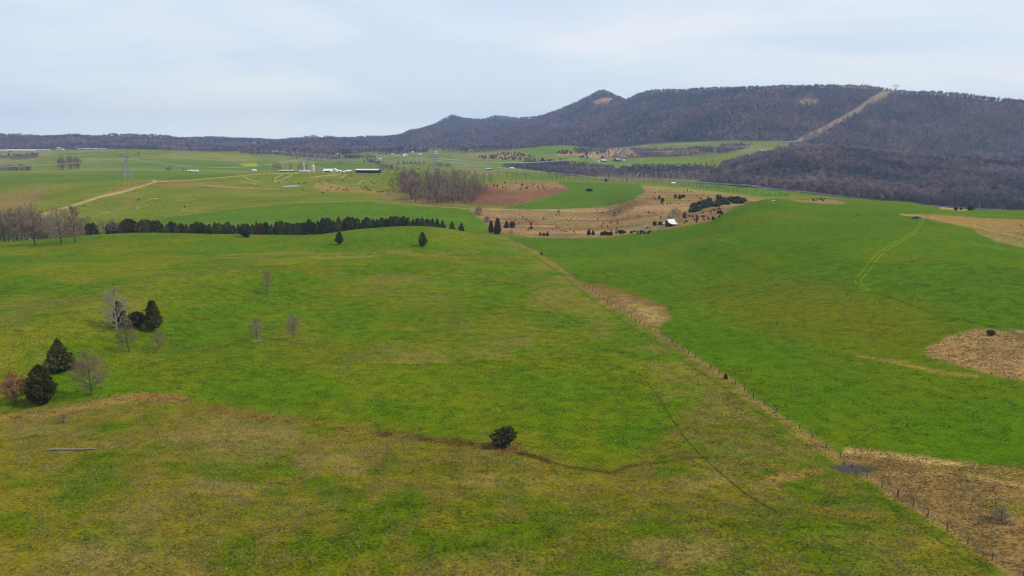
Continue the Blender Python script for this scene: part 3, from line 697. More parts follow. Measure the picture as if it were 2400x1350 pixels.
M['dark_gap'] = simple('unlit_interior', (0.012, 0.013, 0.016), 1.0, 0.2, 1.0)
M['red_wall'] = simple('red_barn_paint', (0.20, 0.045, 0.035), 0.85, 0.25, 1.0)
M['brick'] = simple('brick_wall', (0.25, 0.13, 0.09), 0.9, 0.2, 1.0)
M['shingle'] = simple('grey_shingles', (0.13, 0.125, 0.125), 0.9, 0.2, 1.0)
M['green_wall'] = simple('green_metal_siding', (0.06, 0.12, 0.10), 0.8, 0.15, 1.0)
M['asphalt'] = simple('asphalt', (0.17, 0.17, 0.165), 0.9, 0.2, 0.3)
M['gravel'] = simple('gravel_lane', (0.34, 0.31, 0.26), 0.95, 0.2, 0.3)
M['cow'] = simple('black_hide', (0.012, 0.011, 0.010), 0.7, 0.3, 2.0)
M['tyre'] = simple('tyre_rubber', (0.02, 0.02, 0.02), 0.9, 0.1, 4.0)
M['carpaint'] = simple('dark_blue_car_paint', (0.02, 0.025, 0.04), 0.25, 0.05, 1.0, spec=0.6)
M['silverpaint'] = simple('silver_car_paint', (0.60, 0.62, 0.64), 0.3, 0.05, 1.0, metal=0.2, spec=0.6)
M['glass'] = simple('window_glass', (0.03, 0.035, 0.04), 0.1, 0.05, 1.0, spec=0.8)
M['log'] = simple('bleached_log', (0.25, 0.205, 0.155), 0.9, 0.35, 2.0, stretch=(0.5, 4, 4))
M['straw'] = simple('dry_straw', (0.27, 0.225, 0.085), 0.95, 0.35, 0.5, rand=0)
M['blade'] = simple('green_grass_blades', (0.050, 0.098, 0.014), 0.95, 0.35, 0.5, rand=0)
M['stone'] = simple('pale_field_stone', (0.30, 0.28, 0.23), 0.9, 0.2, 3.0)
mw, ntw, bw = new_mat('pond_water')
bw.inputs['Base Color'].default_value = (0.06, 0.055, 0.05, 1); bw.inputs['Roughness'].default_value = 0.3
bw.inputs['Specular IOR Level'].default_value = 0.3
_n = N(ntw, 'ShaderNodeTexNoise'); _n.inputs['Scale'].default_value = 2.0
_b = N(ntw, 'ShaderNodeBump'); _b.inputs['Strength'].default_value = 0.15; _b.inputs['Distance'].default_value = 0.05
ntw.links.new(_n.outputs['Fac'], _b.inputs['Height']); ntw.links.new(_b.outputs['Normal'], bw.inputs['Normal'])
bw.inputs['Roughness'].default_value = 0.5; bw.inputs['Specular IOR Level'].default_value = 0.03
M['water'] = mw
M['mulch'] = simple('old_straw_mulch', (0.23, 0.17, 0.09), 0.95, 0.4, 3.0)

# ---------------------------------------------------------------- object helpers
def mesh_np(name, V, Fc, mat, smooth=False):
    """V (n,3), Fc list of face arrays grouped by corner count [(m,3) or (m,4)...]"""
    me = bpy.data.meshes.new(name)
    if not isinstance(Fc, list): Fc = [Fc]
    Fc = [f for f in Fc if len(f)]
    nl = sum(f.size for f in Fc); nf = sum(len(f) for f in Fc)
    me.vertices.add(len(V)); me.vertices.foreach_set('co', np.ascontiguousarray(V, dtype=np.float32).ravel())
    me.loops.add(nl); me.loops.foreach_set('vertex_index', np.concatenate([f.ravel() for f in Fc]).astype(np.int32))
    me.polygons.add(nf)
    tot = np.concatenate([np.full(len(f), f.shape[1]) for f in Fc])
    st = np.concatenate([[0], np.cumsum(tot)[:-1]])
    me.polygons.foreach_set('loop_start', st.astype(np.int32))
    me.polygons.foreach_set('use_smooth', np.full(nf, smooth))
    me.update(calc_edges=True)
    me.materials.append(mat)
    return me

def tag(o, label=None, cat=None, group=None, kind=None):
    if label: o['label'] = label
    if cat: o['category'] = cat
    if group: o['group'] = group
    if kind: o['kind'] = kind
    return o

def link(name, me, parent=None, loc=None, rot=None, scale=None):
    o = bpy.data.objects.new(name, me)
    COL.objects.link(o)
    if parent is not None: o.parent = parent
    if loc is not None: o.location = loc
    if rot is not None: o.rotation_euler = rot
    if scale is not None: o.scale = scale
    return o

def empty(name, loc=(0, 0, 0), rz=0.0, label=None, cat=None, group=None, scale=None):
    o = link(name, None, None, loc, (0, 0, rz), scale)
    o.empty_display_size = 1.0
    return tag(o, label, cat, group)

class MB:
    def __init__(s): s.v = []; s.f3 = []; s.f4 = []; s.n = 0
    def add(s, v, f):
        b = s.n; s.v.extend(v); s.n += len(v)
        for q in f:
            (s.f3 if len(q) == 3 else s.f4).append([b + i for i in q])
    def box(s, x0, x1, y0, y1, z0, z1):
        s.add([(x0,y0,z0),(x1,y0,z0),(x1,y1,z0),(x0,y1,z0),(x0,y0,z1),(x1,y0,z1),(x1,y1,z1),(x0,y1,z1)],
              [(0,3,2,1),(4,5,6,7),(0,1,5,4),(1,2,6,5),(2,3,7,6),(3,0,4,7)])
    def tube(s, a, b, r0, r1=None, n=4, cap=False):
        r1 = r0 if r1 is None else r1
        a = Vector(a); b = Vector(b); d = (b - a)
        if d.length < 1e-6: return
        d.normalize()
        u = d.cross(Vector((0, 0, 1)) if abs(d.z) < 0.9 else Vector((1, 0, 0))).normalized(); w_ = d.cross(u)
        v = []
        for p, rr_ in ((a, r0), (b, r1)):
            for k in range(n):
                t = 2 * math.pi * k / n
                v.append(tuple(p + u * (rr_ * math.cos(t)) + w_ * (rr_ * math.sin(t))))
        f = [(k, (k + 1) % n, n + (k + 1) % n, n + k) for k in range(n)]
        if cap and n == 4: f += [(3, 2, 1, 0), (4, 5, 6, 7)]
        elif cap:
            v += [tuple(a), tuple(b)]
            f += [((k + 1) % n, k, 2 * n) for k in range(n)] + [(n + k, n + (k + 1) % n, 2 * n + 1) for k in range(n)]
        s.add(v, f)
    def mesh(s, name, mat, smooth=False):
        fs = []
        if s.f3: fs.append(np.array(s.f3))
        if s.f4: fs.append(np.array(s.f4))
        return mesh_np(name, np.array(s.v), fs, mat, smooth)

def copy_thing(root, loc, rz, scale, label, group):
    o = root.copy(); COL.objects.link(o)
    o.location = loc; o.rotation_euler = (0, 0, rz); o.scale = scale
    o['label'] = label
    if group: o['group'] = group
    for ch in root.children:
        c = ch.copy(); COL.objects.link(c); c.parent = o
        for g in ch.children:
            d = g.copy(); COL.objects.link(d); d.parent = c
    return o

# ---------------------------------------------------------------- ground mesh
idx = np.arange(NA * NR).reshape(NA, NR)
nx = np.roll(idx, -1, axis=0)
a_ = idx[:, :-1].ravel(); b_ = idx[:, 1:].ravel(); c_ = nx[:, 1:].ravel(); d_ = nx[:, :-1].ravel()
quads = np.stack([a_, b_, c_, d_], 1)[:, ::-1]
tris = np.stack([np.full(NA, NA * NR), idx[:, 0], nx[:, 0]], 1)[:, ::-1]
V = np.concatenate([np.stack([X.ravel(), Y.ravel(), Z.ravel()], 1), [[0, 0, Z[:, 0].mean()]]])
gm = mesh_np('ground', V, [tris, quads], M['ground'], True)
def attr(me, name, arr, typ):
    a = me.attributes.new(name, typ, 'POINT')
    a.data.foreach_set('color' if typ == 'FLOAT_COLOR' else 'value', arr.astype(np.float32).ravel())
cov = np.concatenate([COVER.reshape(-1, 3), [COVER[0, 0]]]); cov = np.concatenate([cov, np.ones((len(cov), 1))], 1)
attr(gm, 'cover', cov, 'FLOAT_COLOR')
attr(gm, 'dry', np.append(DRY.ravel(), 0.5), 'FLOAT')
attr(gm, 'grain', np.append(GRAIN.ravel(), 1.0), 'FLOAT')
go = link('ground', gm); tag(go, kind='structure')
go['label'] = 'rolling green and straw coloured pasture running to wooded mountains'

# ---------------------------------------------------------------- tree generators
def conifer(seed, prof, n, leaf, h=1.0, w=1.0, lump=0.22, core=0.62, tiers=0, z0=0.06):
    """crown of many small sprays round a dark ragged core; prof(t) radius 0..1 for t 0..1; unit height, unit width"""
    rg = np.random.default_rng(seed)
    t = rg.random(n * 3); keep = rg.random(n * 3) < np.maximum(0.08, prof(t)); t = t[keep][:n]; n = len(t)
    an = rg.random(n) * 2 * np.pi
    lum = 1 - lump + 2 * lump * vnoise(an * 1.6 + 5, t * 7, seed) * (1 + 0.3 * np.sin(an * 5 + t * 31))
    if tiers: lum = lum * (0.86 + 0.2 * np.abs(np.sin(t * np.pi * tiers + an)))
    rad = 0.5 * prof(t) * lum * np.sqrt(0.45 + 0.6 * rg.random(n))
    rad = rad * np.where(rg.random(n) < 0.10, 1.16, 1.0)
    px_ = rad * np.cos(an); py_ = rad * np.sin(an); pz = z0 + (1 - z0) * t * (0.97 + 0.05 * rg.random(n))
    out_ = np.stack([np.cos(an), np.sin(an), 0.35 + 0.5 * rg.standard_normal(n)], 1)
    out_ += 0.5 * rg.standard_normal((n, 3)); out_ /= np.linalg.norm(out_, axis=1)[:, None]
    sd_ = np.cross(out_, rg.standard_normal((n, 3))); sd_ /= np.linalg.norm(sd_, axis=1)[:, None]
    L = leaf * (0.6 + 0.8 * rg.random(n))[:, None]
    P = np.stack([px_, py_, pz], 1)
    S = np.array([1.0, 1.0, 1.0])
    a = P - out_ * L * 0.5 * S; b = P + sd_ * L * 0.42; c = P + out_ * L * 0.7; d = P - sd_ * L * 0.42
    V_ = np.stack([a, b, c, d], 1).reshape(-1, 3)
    Fq = np.arange(4 * n).reshape(n, 4)
    # core
    nl, ns = 9, 10
    tt = np.linspace(0.02, 0.97, nl); vs_ = []
    for ti in tt:
        for k in range(ns):
            aa = 2 * np.pi * k / ns
            q = 0.5 * float(prof(np.array([ti]))[0]) * core * (0.8 + 0.4 * rg.random())
            vs_.append((q * np.cos(aa), q * np.sin(aa), z0 + (1 - z0) * ti))
    vs_ = np.array(vs_); b0 = len(V_)
    fq = [[b0 + i * ns + k, b0 + i * ns + (k + 1) % ns, b0 + (i + 1) * ns + (k + 1) % ns, b0 + (i + 1) * ns + k] for i in range(nl - 1) for k in range(ns)]
    V_ = np.concatenate([V_, vs_]); Fq = np.concatenate([Fq, np.array(fq)])
    V_[:, 0] *= w * 0.84; V_[:, 1] *= w * 0.84; V_[:, 2] *= h
    return V_, Fq

p_cone = lambda t: np.clip((1 - t) ** 0.75 * np.minimum(1, (t + 0.05) / 0.16), 0, 1)
p_oval = lambda t: np.clip(np.sin(np.pi * np.clip(t * 0.93 + 0.05, 0, 1)) ** 0.7 * (1.12 - 0.55 * t), 0, 1)
p_tear = lambda t: np.clip(np.minimum(1, (t + 0.10) / 0.30) * (1 - np.clip(t - 0.12, 0, 1)) ** 0.65, 0, 1)
p_round = lambda t: np.clip(np.sqrt(np.maximum(0, 1 - (2 * t - 1) ** 2)) + 0.02, 0, 1)
p_pine = lambda t: np.clip(np.minimum(1, (t + 0.15) / 0.4) * np.sqrt(np.maximum(0, 1.02 - t ** 2.6)), 0, 1)

def trunk_mesh(name, h, r0, mat, n=6, bend=0.02):
    mb = MB(); p = Vector((0, 0, -0.02))
    for k in range(4):
        q = Vector((random.uniform(-bend, bend) * h, random.uniform(-bend, bend) * h, h * (k + 1) / 4))
        mb.tube(p, q, r0 * (1 - 0.2 * k), r0 * (0.8 - 0.2 * k), n); p = q
    return mb.mesh(name, mat, True)

def bare_tree(seed, levels=4, kids=(12, 7, 6, 4), spread=0.75, up=0.35, trunk_frac=0.2, thick=0.02, twig=0.0035, leader=1.0):
    """unit tree: trunk builder (stem and limbs) and crown builder (branches and twigs)"""
    rd = random.Random(seed)
    T = MB(); K = MB()
    ga = 2.39996
    # stem
    hgt = 1.0 if leader >= 1 else leader
    stem = [Vector((0, 0, -0.02))]
    n0 = 6
    for i in range(n0):
        q = stem[-1] + Vector((rd.gauss(0, .012), rd.gauss(0, .012), hgt * 0.97 / n0)); stem.append(q)
    rad0 = [thick * (1.15 - 1.0 * i / n0) + twig * 0.7 for i in range(n0 + 1)]
    for i in range(n0): T.tube(stem[i], stem[i + 1], rad0[i], rad0[i + 1], 6)
    def grow(p, d, L, r_, lev):
        tgt = T if lev <= 1 else K
        n = 4 if lev == 1 else 3
        segs = 3 if lev < 3 else 2
        pts = [Vector(p)]; dd = Vector(d)
        for s in range(segs):
            wob = 0.16 if lev < 3 else 0.22
            dd = (dd + Vector((rd.gauss(0, wob), rd.gauss(0, wob), rd.gauss(0, wob) + up * 0.16))).normalized()
            pts.append(pts[-1] + dd * (L / segs))
        rads = [max(twig * 0.8, r_ * (1 - 0.6 * i / segs)) for i in range(segs + 1)]
        for i in range(segs): tgt.tube(pts[i], pts[i + 1], rads[i], rads[i + 1], n)
        if lev >= levels: return
        k = max(2, int(round((kids[lev] + rd.randint(-1, 1)) * (min(1.5, L / (0.30 * spread / 0.7)) if lev == 1 else 1))))
        a0 = rd.random() * 6.283
        for c in range(k):
            f = min(0.999, 0.22 + 0.78 * (c + rd.random()) / k)
            i = int(f * segs); q = pts[i].lerp(pts[i + 1], f * segs - i)
            base = (pts[i + 1] - pts[i]).normalized()
            a = a0 + c * ga + rd.uniform(-.4, .4)
            u = base.orthogonal().normalized(); v = base.cross(u)
            side = (u * math.cos(a) + v * math.sin(a))
            sp = spread * rd.uniform(0.75, 1.3)
            nd = (base + side * sp * 1.1 + Vector((0, 0, up * 0.12))).normalized()
            grow(q, nd, L * rd.uniform(0.40, 0.60) * (1.12 - 0.45 * f), max(twig, rads[i] * 0.52), lev + 1)
    k = kids[0]; a0 = rd.random() * 6.28
    for c in range(k):
        f = trunk_frac + (0.97 - trunk_frac) * (c + rd.random() * 0.7) / k
        t = (f - trunk_frac) / (1 - trunk_frac); f = trunk_frac + (f - trunk_frac) * (0.75 + 0.25 * t)
        fi = f * n0; i = min(n0 - 1, int(fi)); q = stem[i].lerp(stem[i + 1], fi - i)
        a = a0 + c * ga
        elev = R(18 + 52 * t ** 1.2) * (0.6 + up) if up < .4 else R(8 + 58 * t)
        prof = (0.25 + 0.95 * math.sin(math.pi * min(1, 0.24 + 0.72 * t)) ** 0.8)
        L = 0.34 * prof * spread / 0.7 * rd.uniform(0.85, 1.12)
        d = Vector((math.cos(a) * math.cos(elev), math.sin(a) * math.cos(elev), math.sin(elev)))
        grow(q, d, L, max(twig, rad0[i] * 0.55), 1)
    for _ in range(3):
        grow(stem[-1], Vector((rd.gauss(0, .35), rd.gauss(0, .35), 1)).normalized(), 0.12, twig * 1.4, 2)
    allv = np.array(T.v + K.v); zmax = allv[:, 2].max(); wmax = np.percentile(np.hypot(allv[:, 0], allv[:, 1]), 97) * 2
    for B in (T, K):
        A = np.array(B.v); A[:, 2] /= zmax; A[:, :2] /= wmax; B.v = [tuple(x) for x in A]
    return T, K, wmax / zmax

# prototypes ------------------------------------------------------
def proto_conifer(name, seed, prof, n, leaf, mat, lump=0.22, core=0.62, tiers=0, z0=0.06, bark=True):
    V_, Fq = conifer(seed, prof, n, leaf, lump=lump, core=core, tiers=tiers, z0=z0)
    cm = mesh_np(name + '_crown', V_, Fq, mat)
    tm = trunk_mesh(name + '_trunk', 0.5, 0.022, M['bark']) if bark else None
    return cm, tm

def place_conifer(pr, name, pos, h, w, label, cat, group=None, rz=None, sink=0.02):
    cm, tm = pr
    rz = random.random() * 6.283 if rz is None else rz
    if tm is None:
        o = link(name, cm, None, (pos[0], pos[1], pos[2] - sink * h), (0, 0, rz), (w, w, h))
        return tag(o, label, cat, group)
    e = empty(name, (pos[0], pos[1], pos[2] - sink * h), rz, label, cat, group, (w, w, h))
    link('trunk', tm, e); link('crown', cm, e)
    return e

def place_bare(pr, name, pos, h, w, label, cat, group=None, rz=None):
    tm, cm, asp = pr
    rz = random.random() * 6.283 if rz is None else rz
    e = empty(name, (pos[0], pos[1], pos[2] - 0.01 * h), rz, label, cat, group, (w, w, h))
    link('trunk', tm, e); link('crown', cm, e)
    return e

def proto_bare(name, seed, tmat=None, cmat=None, **kw):
    T, K, asp = bare_tree(seed, **kw)
    return (T.mesh(name + '_trunk', tmat or M['bark']), K.mesh(name + '_crown', cmat or M['twig']), asp)

def hw(px, py, hp, wp, dmin=0, dmax=1e9):
    p = gp(px, py, dmin, dmax); s = mpp(p)
    return p, hp * s * 1.04, wp * s

# ================================================================ near trees, left
P = {}
P['cone'] = proto_conifer('broad_cedar', 1, p_cone, 9000, 0.065, M['cedar'], 0.25, 0.75, 6, 0.03)
P['oval'] = proto_conifer('oval_cedar', 2, p_oval, 8500, 0.06, M['cedar'], 0.25, 0.75, 5, 0.04)
P['tall'] = proto_conifer('tall_cedar', 3, p_tear, 7000, 0.065, M['cedar'], 0.25, 0.75, 6, 0.12)
P['round'] = proto_conifer('round_cedar', 4, p_round, 5000, 0.08, M['cedar_brown'], 0.3, 0.75, 3, 0.10)
P['thin'] = proto_conifer('slim_cedar', 5, p_tear, 4500, 0.075, M['cedar'], 0.3, 0.7, 6, 0.10)
P['bush'] = proto_conifer('leaning_bush', 6, p_round, 4500, 0.10, M['olive'], 0.45, 0.55, 2, 0.02)

p, h, w_ = hw(142, 867, 72, 80); place_conifer(P['cone'], 'cedar_tree', p, h, w_, 'broad cone shaped dark cedar, the widest evergreen, left of the tall bare tree', 'cedar')
p, h, w_ = hw(100, 947, 92, 72); place_conifer(P['oval'], 'cedar_tree', p, h, w_, 'tall oval dark cedar right beside the orange leaved tree', 'cedar')
p, h, w_ = hw(361, 776, 70, 46); place_conifer(P['tall'], 'cedar_tree', p, h, w_, 'upright pointed cedar on a pale trunk, rightmost of the hillside clump', 'cedar')
p, h, w_ = hw(322, 770, 38, 38); place_conifer(P['round'], 'cedar_tree', p, h, w_, 'small round bronze green cedar between dead tree and pointed cedar', 'cedar')
p, h, w_ = hw(283, 768, 62, 34); place_conifer(P['thin'], 'cedar_tree', p, h, w_, 'slim dark cedar behind the bleached dead tree', 'cedar')
p, h, w_ = hw(796, 573, 28, 22); place_conifer(P['tall'], 'cedar_tree', p, h, w_, 'lone cedar on the hill crest, left one of the pair', 'cedar')
p, h, w_ = hw(991, 578, 33, 23); place_conifer(P['oval'], 'cedar_tree', p, h, w_, 'lone dark egg shaped cedar on the crest, right one of the pair', 'cedar')

dead = proto_bare('dead_tree', 12, M['pale_bark'], M['pale_bark'], levels=4, kids=(15, 5, 4, 2), spread=0.85, up=0.30, trunk_frac=0.14, thick=0.026, twig=0.0040)
p, h, w_ = hw(273, 776, 104, 70); place_bare(dead, 'dead_tree', p, h, w_, 'bleached dead tree with gnarled pale branches in the hillside clump', 'dead tree')
B1 = proto_bare('bare_tree_a', 21, levels=4, kids=(24, 7, 6, 4), spread=0.7, up=0.5, trunk_frac=0.16, thick=0.015, twig=0.0018)
B2 = proto_bare('bare_tree_b', 22, levels=4, kids=(16, 7, 6, 4), spread=0.7, up=0.45, trunk_frac=0.24, thick=0.019, twig=0.0026)
B3 = proto_bare('bare_tree_c', 23, levels=4, kids=(16, 7, 6, 4), spread=0.7, up=0.5, trunk_frac=0.2, thick=0.019, twig=0.0026)
B4 = proto_bare('budding_tree', 24, M['bark'], M['twig_pink'], levels=4, kids=(14, 7, 5, 4), spread=0.75, up=0.3, trunk_frac=0.12, thick=0.016, twig=0.003)
p, h, w_ = hw(214, 927, 112, 82); place_bare(B1, 'bare_tree', p, h, w_, 'tall leafless tree with fine pale twigs right of the two dark cedars', 'bare tree')
p, h, w_ = hw(303, 827, 80, 54); place_bare(B2, 'bare_tree', p, h, w_, 'leafless grey tree standing in front of the dead tree', 'bare tree')
p, h, w_ = hw(372, 821, 48, 36); place_bare(B4, 'bare_tree', p, h, w_, 'small reddish leafless tree below the pointed cedar', 'bare tree')
p, h, w_ = hw(628, 690, 58, 32); place_bare(B3, 'bare_tree', p, h, w_, 'lone slim leafless tree, highest of the three on the open slope', 'bare tree', 'three saplings on the open slope')
p, h, w_ = hw(601, 798, 57, 36); place_bare(B2, 'bare_tree', p, h, w_, 'small round leafless tree, lower left of the three on the slope', 'bare tree', 'three saplings on the open slope')
p, h, w_ = hw(688, 797, 68, 38); place_bare(B1, 'bare_tree', p, h, w_, 'narrow leafless tree, lower right of the three on the slope', 'bare tree', 'three saplings on the open slope')
# straw ring round the saplings
for (px_, py_, q) in ((601, 798.5, 1.6), (688, 797.5, 0.9), (634, 691, 0.8)):
    c = gp(px_, py_); mb = MB(); rd = random.Random(int(px_)); nr_, ns_ = 5, 22
    vs_ = [(c[0], c[1], c[2] + .22)]
    for l_ in range(1, nr_ + 1):
        for k in range(ns_):
            a = 6.2832 * k / ns_; rr_ = q * l_ / nr_ * rd.uniform(.85, 1.15)
            x_, y_ = c[0] + rr_ * math.cos(a) * 1.2, c[1] + rr_ * math.sin(a)
            vs_.append((x_, y_, float(H(x_, y_)) + (rd.uniform(.04, .25) if l_ < nr_ else -.03)))
    mb.add(vs_, [(0, 1 + k, 1 + (k + 1) % ns_) for k in range(ns_)] + [(1 + l_ * ns_ + k, 1 + (l_ + 1) * ns_ + k, 1 + (l_ + 1) * ns_ + (k + 1) % ns_, 1 + l_ * ns_ + (k + 1) % ns_) for l_ in range(nr_ - 1) for k in range(ns_)])
    o = link('straw_mulch', mb.mesh('straw_mulch', M['mulch']))
    tag(o, {601: 'ring of pale straw round the foot of the lower left sapling', 688: 'ring of pale straw round the foot of the narrow sapling', 634: 'small pale straw heap at the foot of the highest sapling'}[px_], 'mulch')
# orange leaved tree
T, K, asp = bare_tree(31, levels=4, kids=(16, 6, 5, 3), spread=0.75, up=0.3, trunk_frac=0.12, thick=0.018, twig=0.003)
kv = np.array(K.v); rg = np.random.default_rng(5)
nl = 9000; src = kv[rg.integers(0, len(kv), nl)] + rg.standard_normal((nl, 3)) * 0.012
a1 = rg.standard_normal((nl, 3)) * 0.016; a2 = rg.standard_normal((nl, 3)) * 0.016
LV = np.stack([src, src + a1, src + a2], 1).reshape(-1, 3)
p, h, w_ = hw(36, 948, 76, 66)
e = empty('oak_tree', (p[0], p[1], p[2] - 0.1), 0.4, 'small tree still holding orange brown dead leaves at the left edge', 'tree', None, (w_, w_, h))
link('trunk', T.mesh('leafy_trunk', M['bark']), e); link('crown', K.mesh('leafy_crown', M['twig_pink']), e)
link('leaves', mesh_np('dead_leaves', LV, np.arange(3 * nl).reshape(nl, 3), M['orange_leaf']), e)

# bushes in the foreground
p = gp(1180, 1046); s = mpp(p)
e = empty('bush', (p[0], p[1], p[2] - 0.1), 0.2, 'dark olive bush on the brown rill, nearest shrub to the viewer', 'bush')
V_, Fq = conifer(61, p_round, 4200, 0.11, lump=0.5, core=0.6, z0=0.05)
V_[:, 0] += 0.28 * (V_[:, 2] - 0.4)
V_[:, 0] *= 54 * s; V_[:, 1] *= 50 * s; V_[:, 2] *= 47 * s
link('foliage', mesh_np('bush_foliage', V_, Fq, M['olive']), e)
mb = MB()
for k in range(9):
    mb.tube((random.uniform(-.5, .3), random.uniform(-.4, .4), -.1), (random.uniform(-2, 1.6), random.uniform(-1, 1), random.uniform(1, 3)), .09, .03, 4)
link('stems', mb.mesh('bush_stems', M['bark']), e)
p, h, w_ = hw(150, 992, 26, 20)
SH = proto_bare('scrub', 41, levels=3, kids=(12, 6, 5, 3), spread=0.9, up=0.35, trunk_frac=0.05, thick=0.03, twig=0.014)
place_bare(SH, 'scrub_bush', p, h, w_ * 1.2, 'small scraggly dark bush below the oval cedar, above the fallen log', 'bush')
SH2 = proto_bare('bramble', 42, M['bark'], M['twig'], levels=3, kids=(16, 8, 6, 3), spread=1.2, up=0.2, trunk_frac=0.02, thick=0.03, twig=0.010)
p, h, w_ = hw(2345, 1222, 34, 62); place_bare(SH2, 'bramble_bush', p, h, w_, 'low sprawling leafless bramble in the brown lower right corner', 'bush')
p, h, w_ = hw(2322, 786, 12, 18)
OB = proto_conifer('grey_shrub', 8, p_round, 1200, 0.14, M['olive'], 0.4, 0.5, 0, 0.0, bark=False)
place_conifer(OB, 'shrub', p, h, w_, 'small olive shrub on the far edge of the right hand dry patch', 'bush')
SM = proto_conifer('small_cedar', 9, p_tear, 700, 0.16, M['cedar_brown'], 0.3, 0.7, 0, 0.0, bark=False)
SM2 = proto_conifer('small_cedar_b', 10, p_cone, 600, 0.17, M['cedar'], 0.3, 0.7, 0, 0.0, bark=False)
SM3 = proto_conifer('small_cedar_c', 14, p_round, 600, 0.17, M['cedar'], 0.3, 0.7, 0, 0.0, bark=False)
p, h, w_ = hw(1700, 889, 13, 10); place_conifer(SM, 'small_cedar', p, h, w_, 'knee high dark cedar against the fence halfway down the field', 'cedar')
p, h, w_ = hw(1269, 598, 7, 6); place_conifer(SM, 'small_cedar', p, h, w_, 'small dark cedar on the fence near its far end', 'cedar')
p, h, w_ = hw(2328, 1150, 11, 10); place_bare(SH, 'scrub_bush', p, h, w_, 'tiny dark shrub above the bramble in the brown corner', 'bush')
p, h, w_ = hw(2003, 1066, 7, 5); place_bare(SH, 'scrub_bush', p, h, w_, 'tiny dark weed clump beside the fence above the puddle', 'bush')
p, h, w_ = hw(421, 911, 10, 14); place_bare(SH, 'scrub_bush', p, h, w_, 'tiny bare shrub above the orange stretch of the rill', 'bush')

# fallen log
pa = gp(120, 1057); pb = gp(228, 1055)
e = empty('fallen_log', pa, math.atan2(pb[1] - pa[1], pb[0] - pa[0]), 'bleached fallen tree trunk lying in the lower left grass', 'log')
Lg = math.hypot(pb[0] - pa[0], pb[1] - pa[1]); mb = MB(); dzl = pb[2] - pa[2]
for k in range(10):
    z0_ = dzl * k / 10 + .28; z1_ = dzl * (k + 1) / 10 + .28
    mb.tube((Lg * k / 10, .05 * math.sin(k * .8), z0_), (Lg * (k + 1) / 10, .05 * math.sin((k + 1) * .8), z1_), .30 - .014 * k, .30 - .014 * (k + 1), 8)
link('trunk', mb.mesh('log_trunk', M['log'], True), e)
mb = MB()
for k in range(7):
    mb.tube((.2 - .4 * random.random(), random.uniform(-.3, .3), .25), (-1.1 - random.random(), random.uniform(-.9, .9), random.uniform(.05, .7)), .12, .04, 5)
link('roots', mb.mesh('log_roots', M['log']), e)
mb = MB()
mb.tube((Lg * .62, 0, dzl * .6 + .4), (Lg * .72, -.9, dzl * .7 + .15), .09, .05, 5); link('broken_limb', mb.mesh('log_limb', M['log']), e); mb = MB(); mb.tube((Lg + .8, -.8, dzl + .12), (Lg + 3.2, -1.0, dzl + .2), .09, .05, 5)
link('broken_limb', mb.mesh('log_limb', M['log']), e)

# ================================================================ fence
posts_px = []
FX = [gp(a, b, 0, 800) for a, b in FENCE[:-1]]
seg = [0]
for i in range(1, len(FX)): seg.append(seg[-1] + math.hypot(FX[i][0] - FX[i-1][0], FX[i][1] - FX[i-1][1]))
fx = [q[0] for q in FX]; fy = [q[1] for q in FX]
nposts = min(99, int(seg[-1] / 5.2)); pos = []
rd = random.Random(3)
for k in range(nposts):
    s = seg[-1] * (k / (nposts - 1))
    x_ = float(np.interp(s, seg, fx)) + rd.gauss(0, .06); y_ = float(np.interp(s, seg, fy)) + rd.gauss(0, .06)
    pos.append((x_, y_, float(H(x_, y_))))
fe = empty('wire_fence', pos[-1], 0, 'long wooden post and wire fence running down the field to the lower right', 'fence')
mbp = MB(); mbp.tube((0, 0, -.3), (0.0, 0, 1.45), .11, .095, 6, True)
pm = mbp.mesh('fence_post', M['wood'])
mbp = MB(); mbp.tube((0, 0, -.3), (0.02, 0, 1.9), .17, .14, 6, True); pm2 = mbp.mesh('fence_post_thick', M['wood'])
base = Vector(pos[-1])
for k, q in enumerate(pos):
    o = bpy.data.objects.new('post', pm2 if k % 11 == 4 else pm); COL.objects.link(o); o.parent = fe
    o.location = Vector(q) - base; o.rotation_euler = (rd.gauss(0, .05), rd.gauss(0, .05), rd.random() * 3)
    o.scale = (1, 1, rd.uniform(.88, 1.1))
mbw = MB()
for hgt in (.35, .65, .95, 1.25):
    for k in range(len(pos) - 1):
        a = Vector(pos[k]) - base + Vector((0, 0, hgt)); b = Vector(pos[k + 1]) - base + Vector((0, 0, hgt))
        mbw.tube(a, b, .006, .006, 3)
link('wires', mbw.mesh('fence_wires', M['steel']), fe)
# short cross fence at the far end
q0 = gp(1095, 546); q1 = gp(1190, 558)
fe2 = empty('wire_fence', q0, 0, 'short cross fence along the hill foot, meeting the long fence at its far end', 'fence')
for k in range(12):
    t = k / 11; x_ = q0[0] + (q1[0] - q0[0]) * t; y_ = q0[1] + (q1[1] - q0[1]) * t
    o = bpy.data.objects.new('post', pm); COL.objects.link(o); o.parent = fe2
    o.location = (x_ - q0[0], y_ - q0[1], float(H(x_, y_)) - q0[2])
mbw = MB()
for k in range(11):
    A = []
    for t in (k / 11, (k + 1) / 11):
        x_ = q0[0] + (q1[0] - q0[0]) * t; y_ = q0[1] + (q1[1] - q0[1]) * t; A.append((x_ - q0[0], y_ - q0[1], float(H(x_, y_)) - q0[2] + 1.1))
    mbw.tube(A[0], A[1], .02, .02, 3)
link('wires', mbw.mesh('cross_fence_wires', M['steel']), fe2)

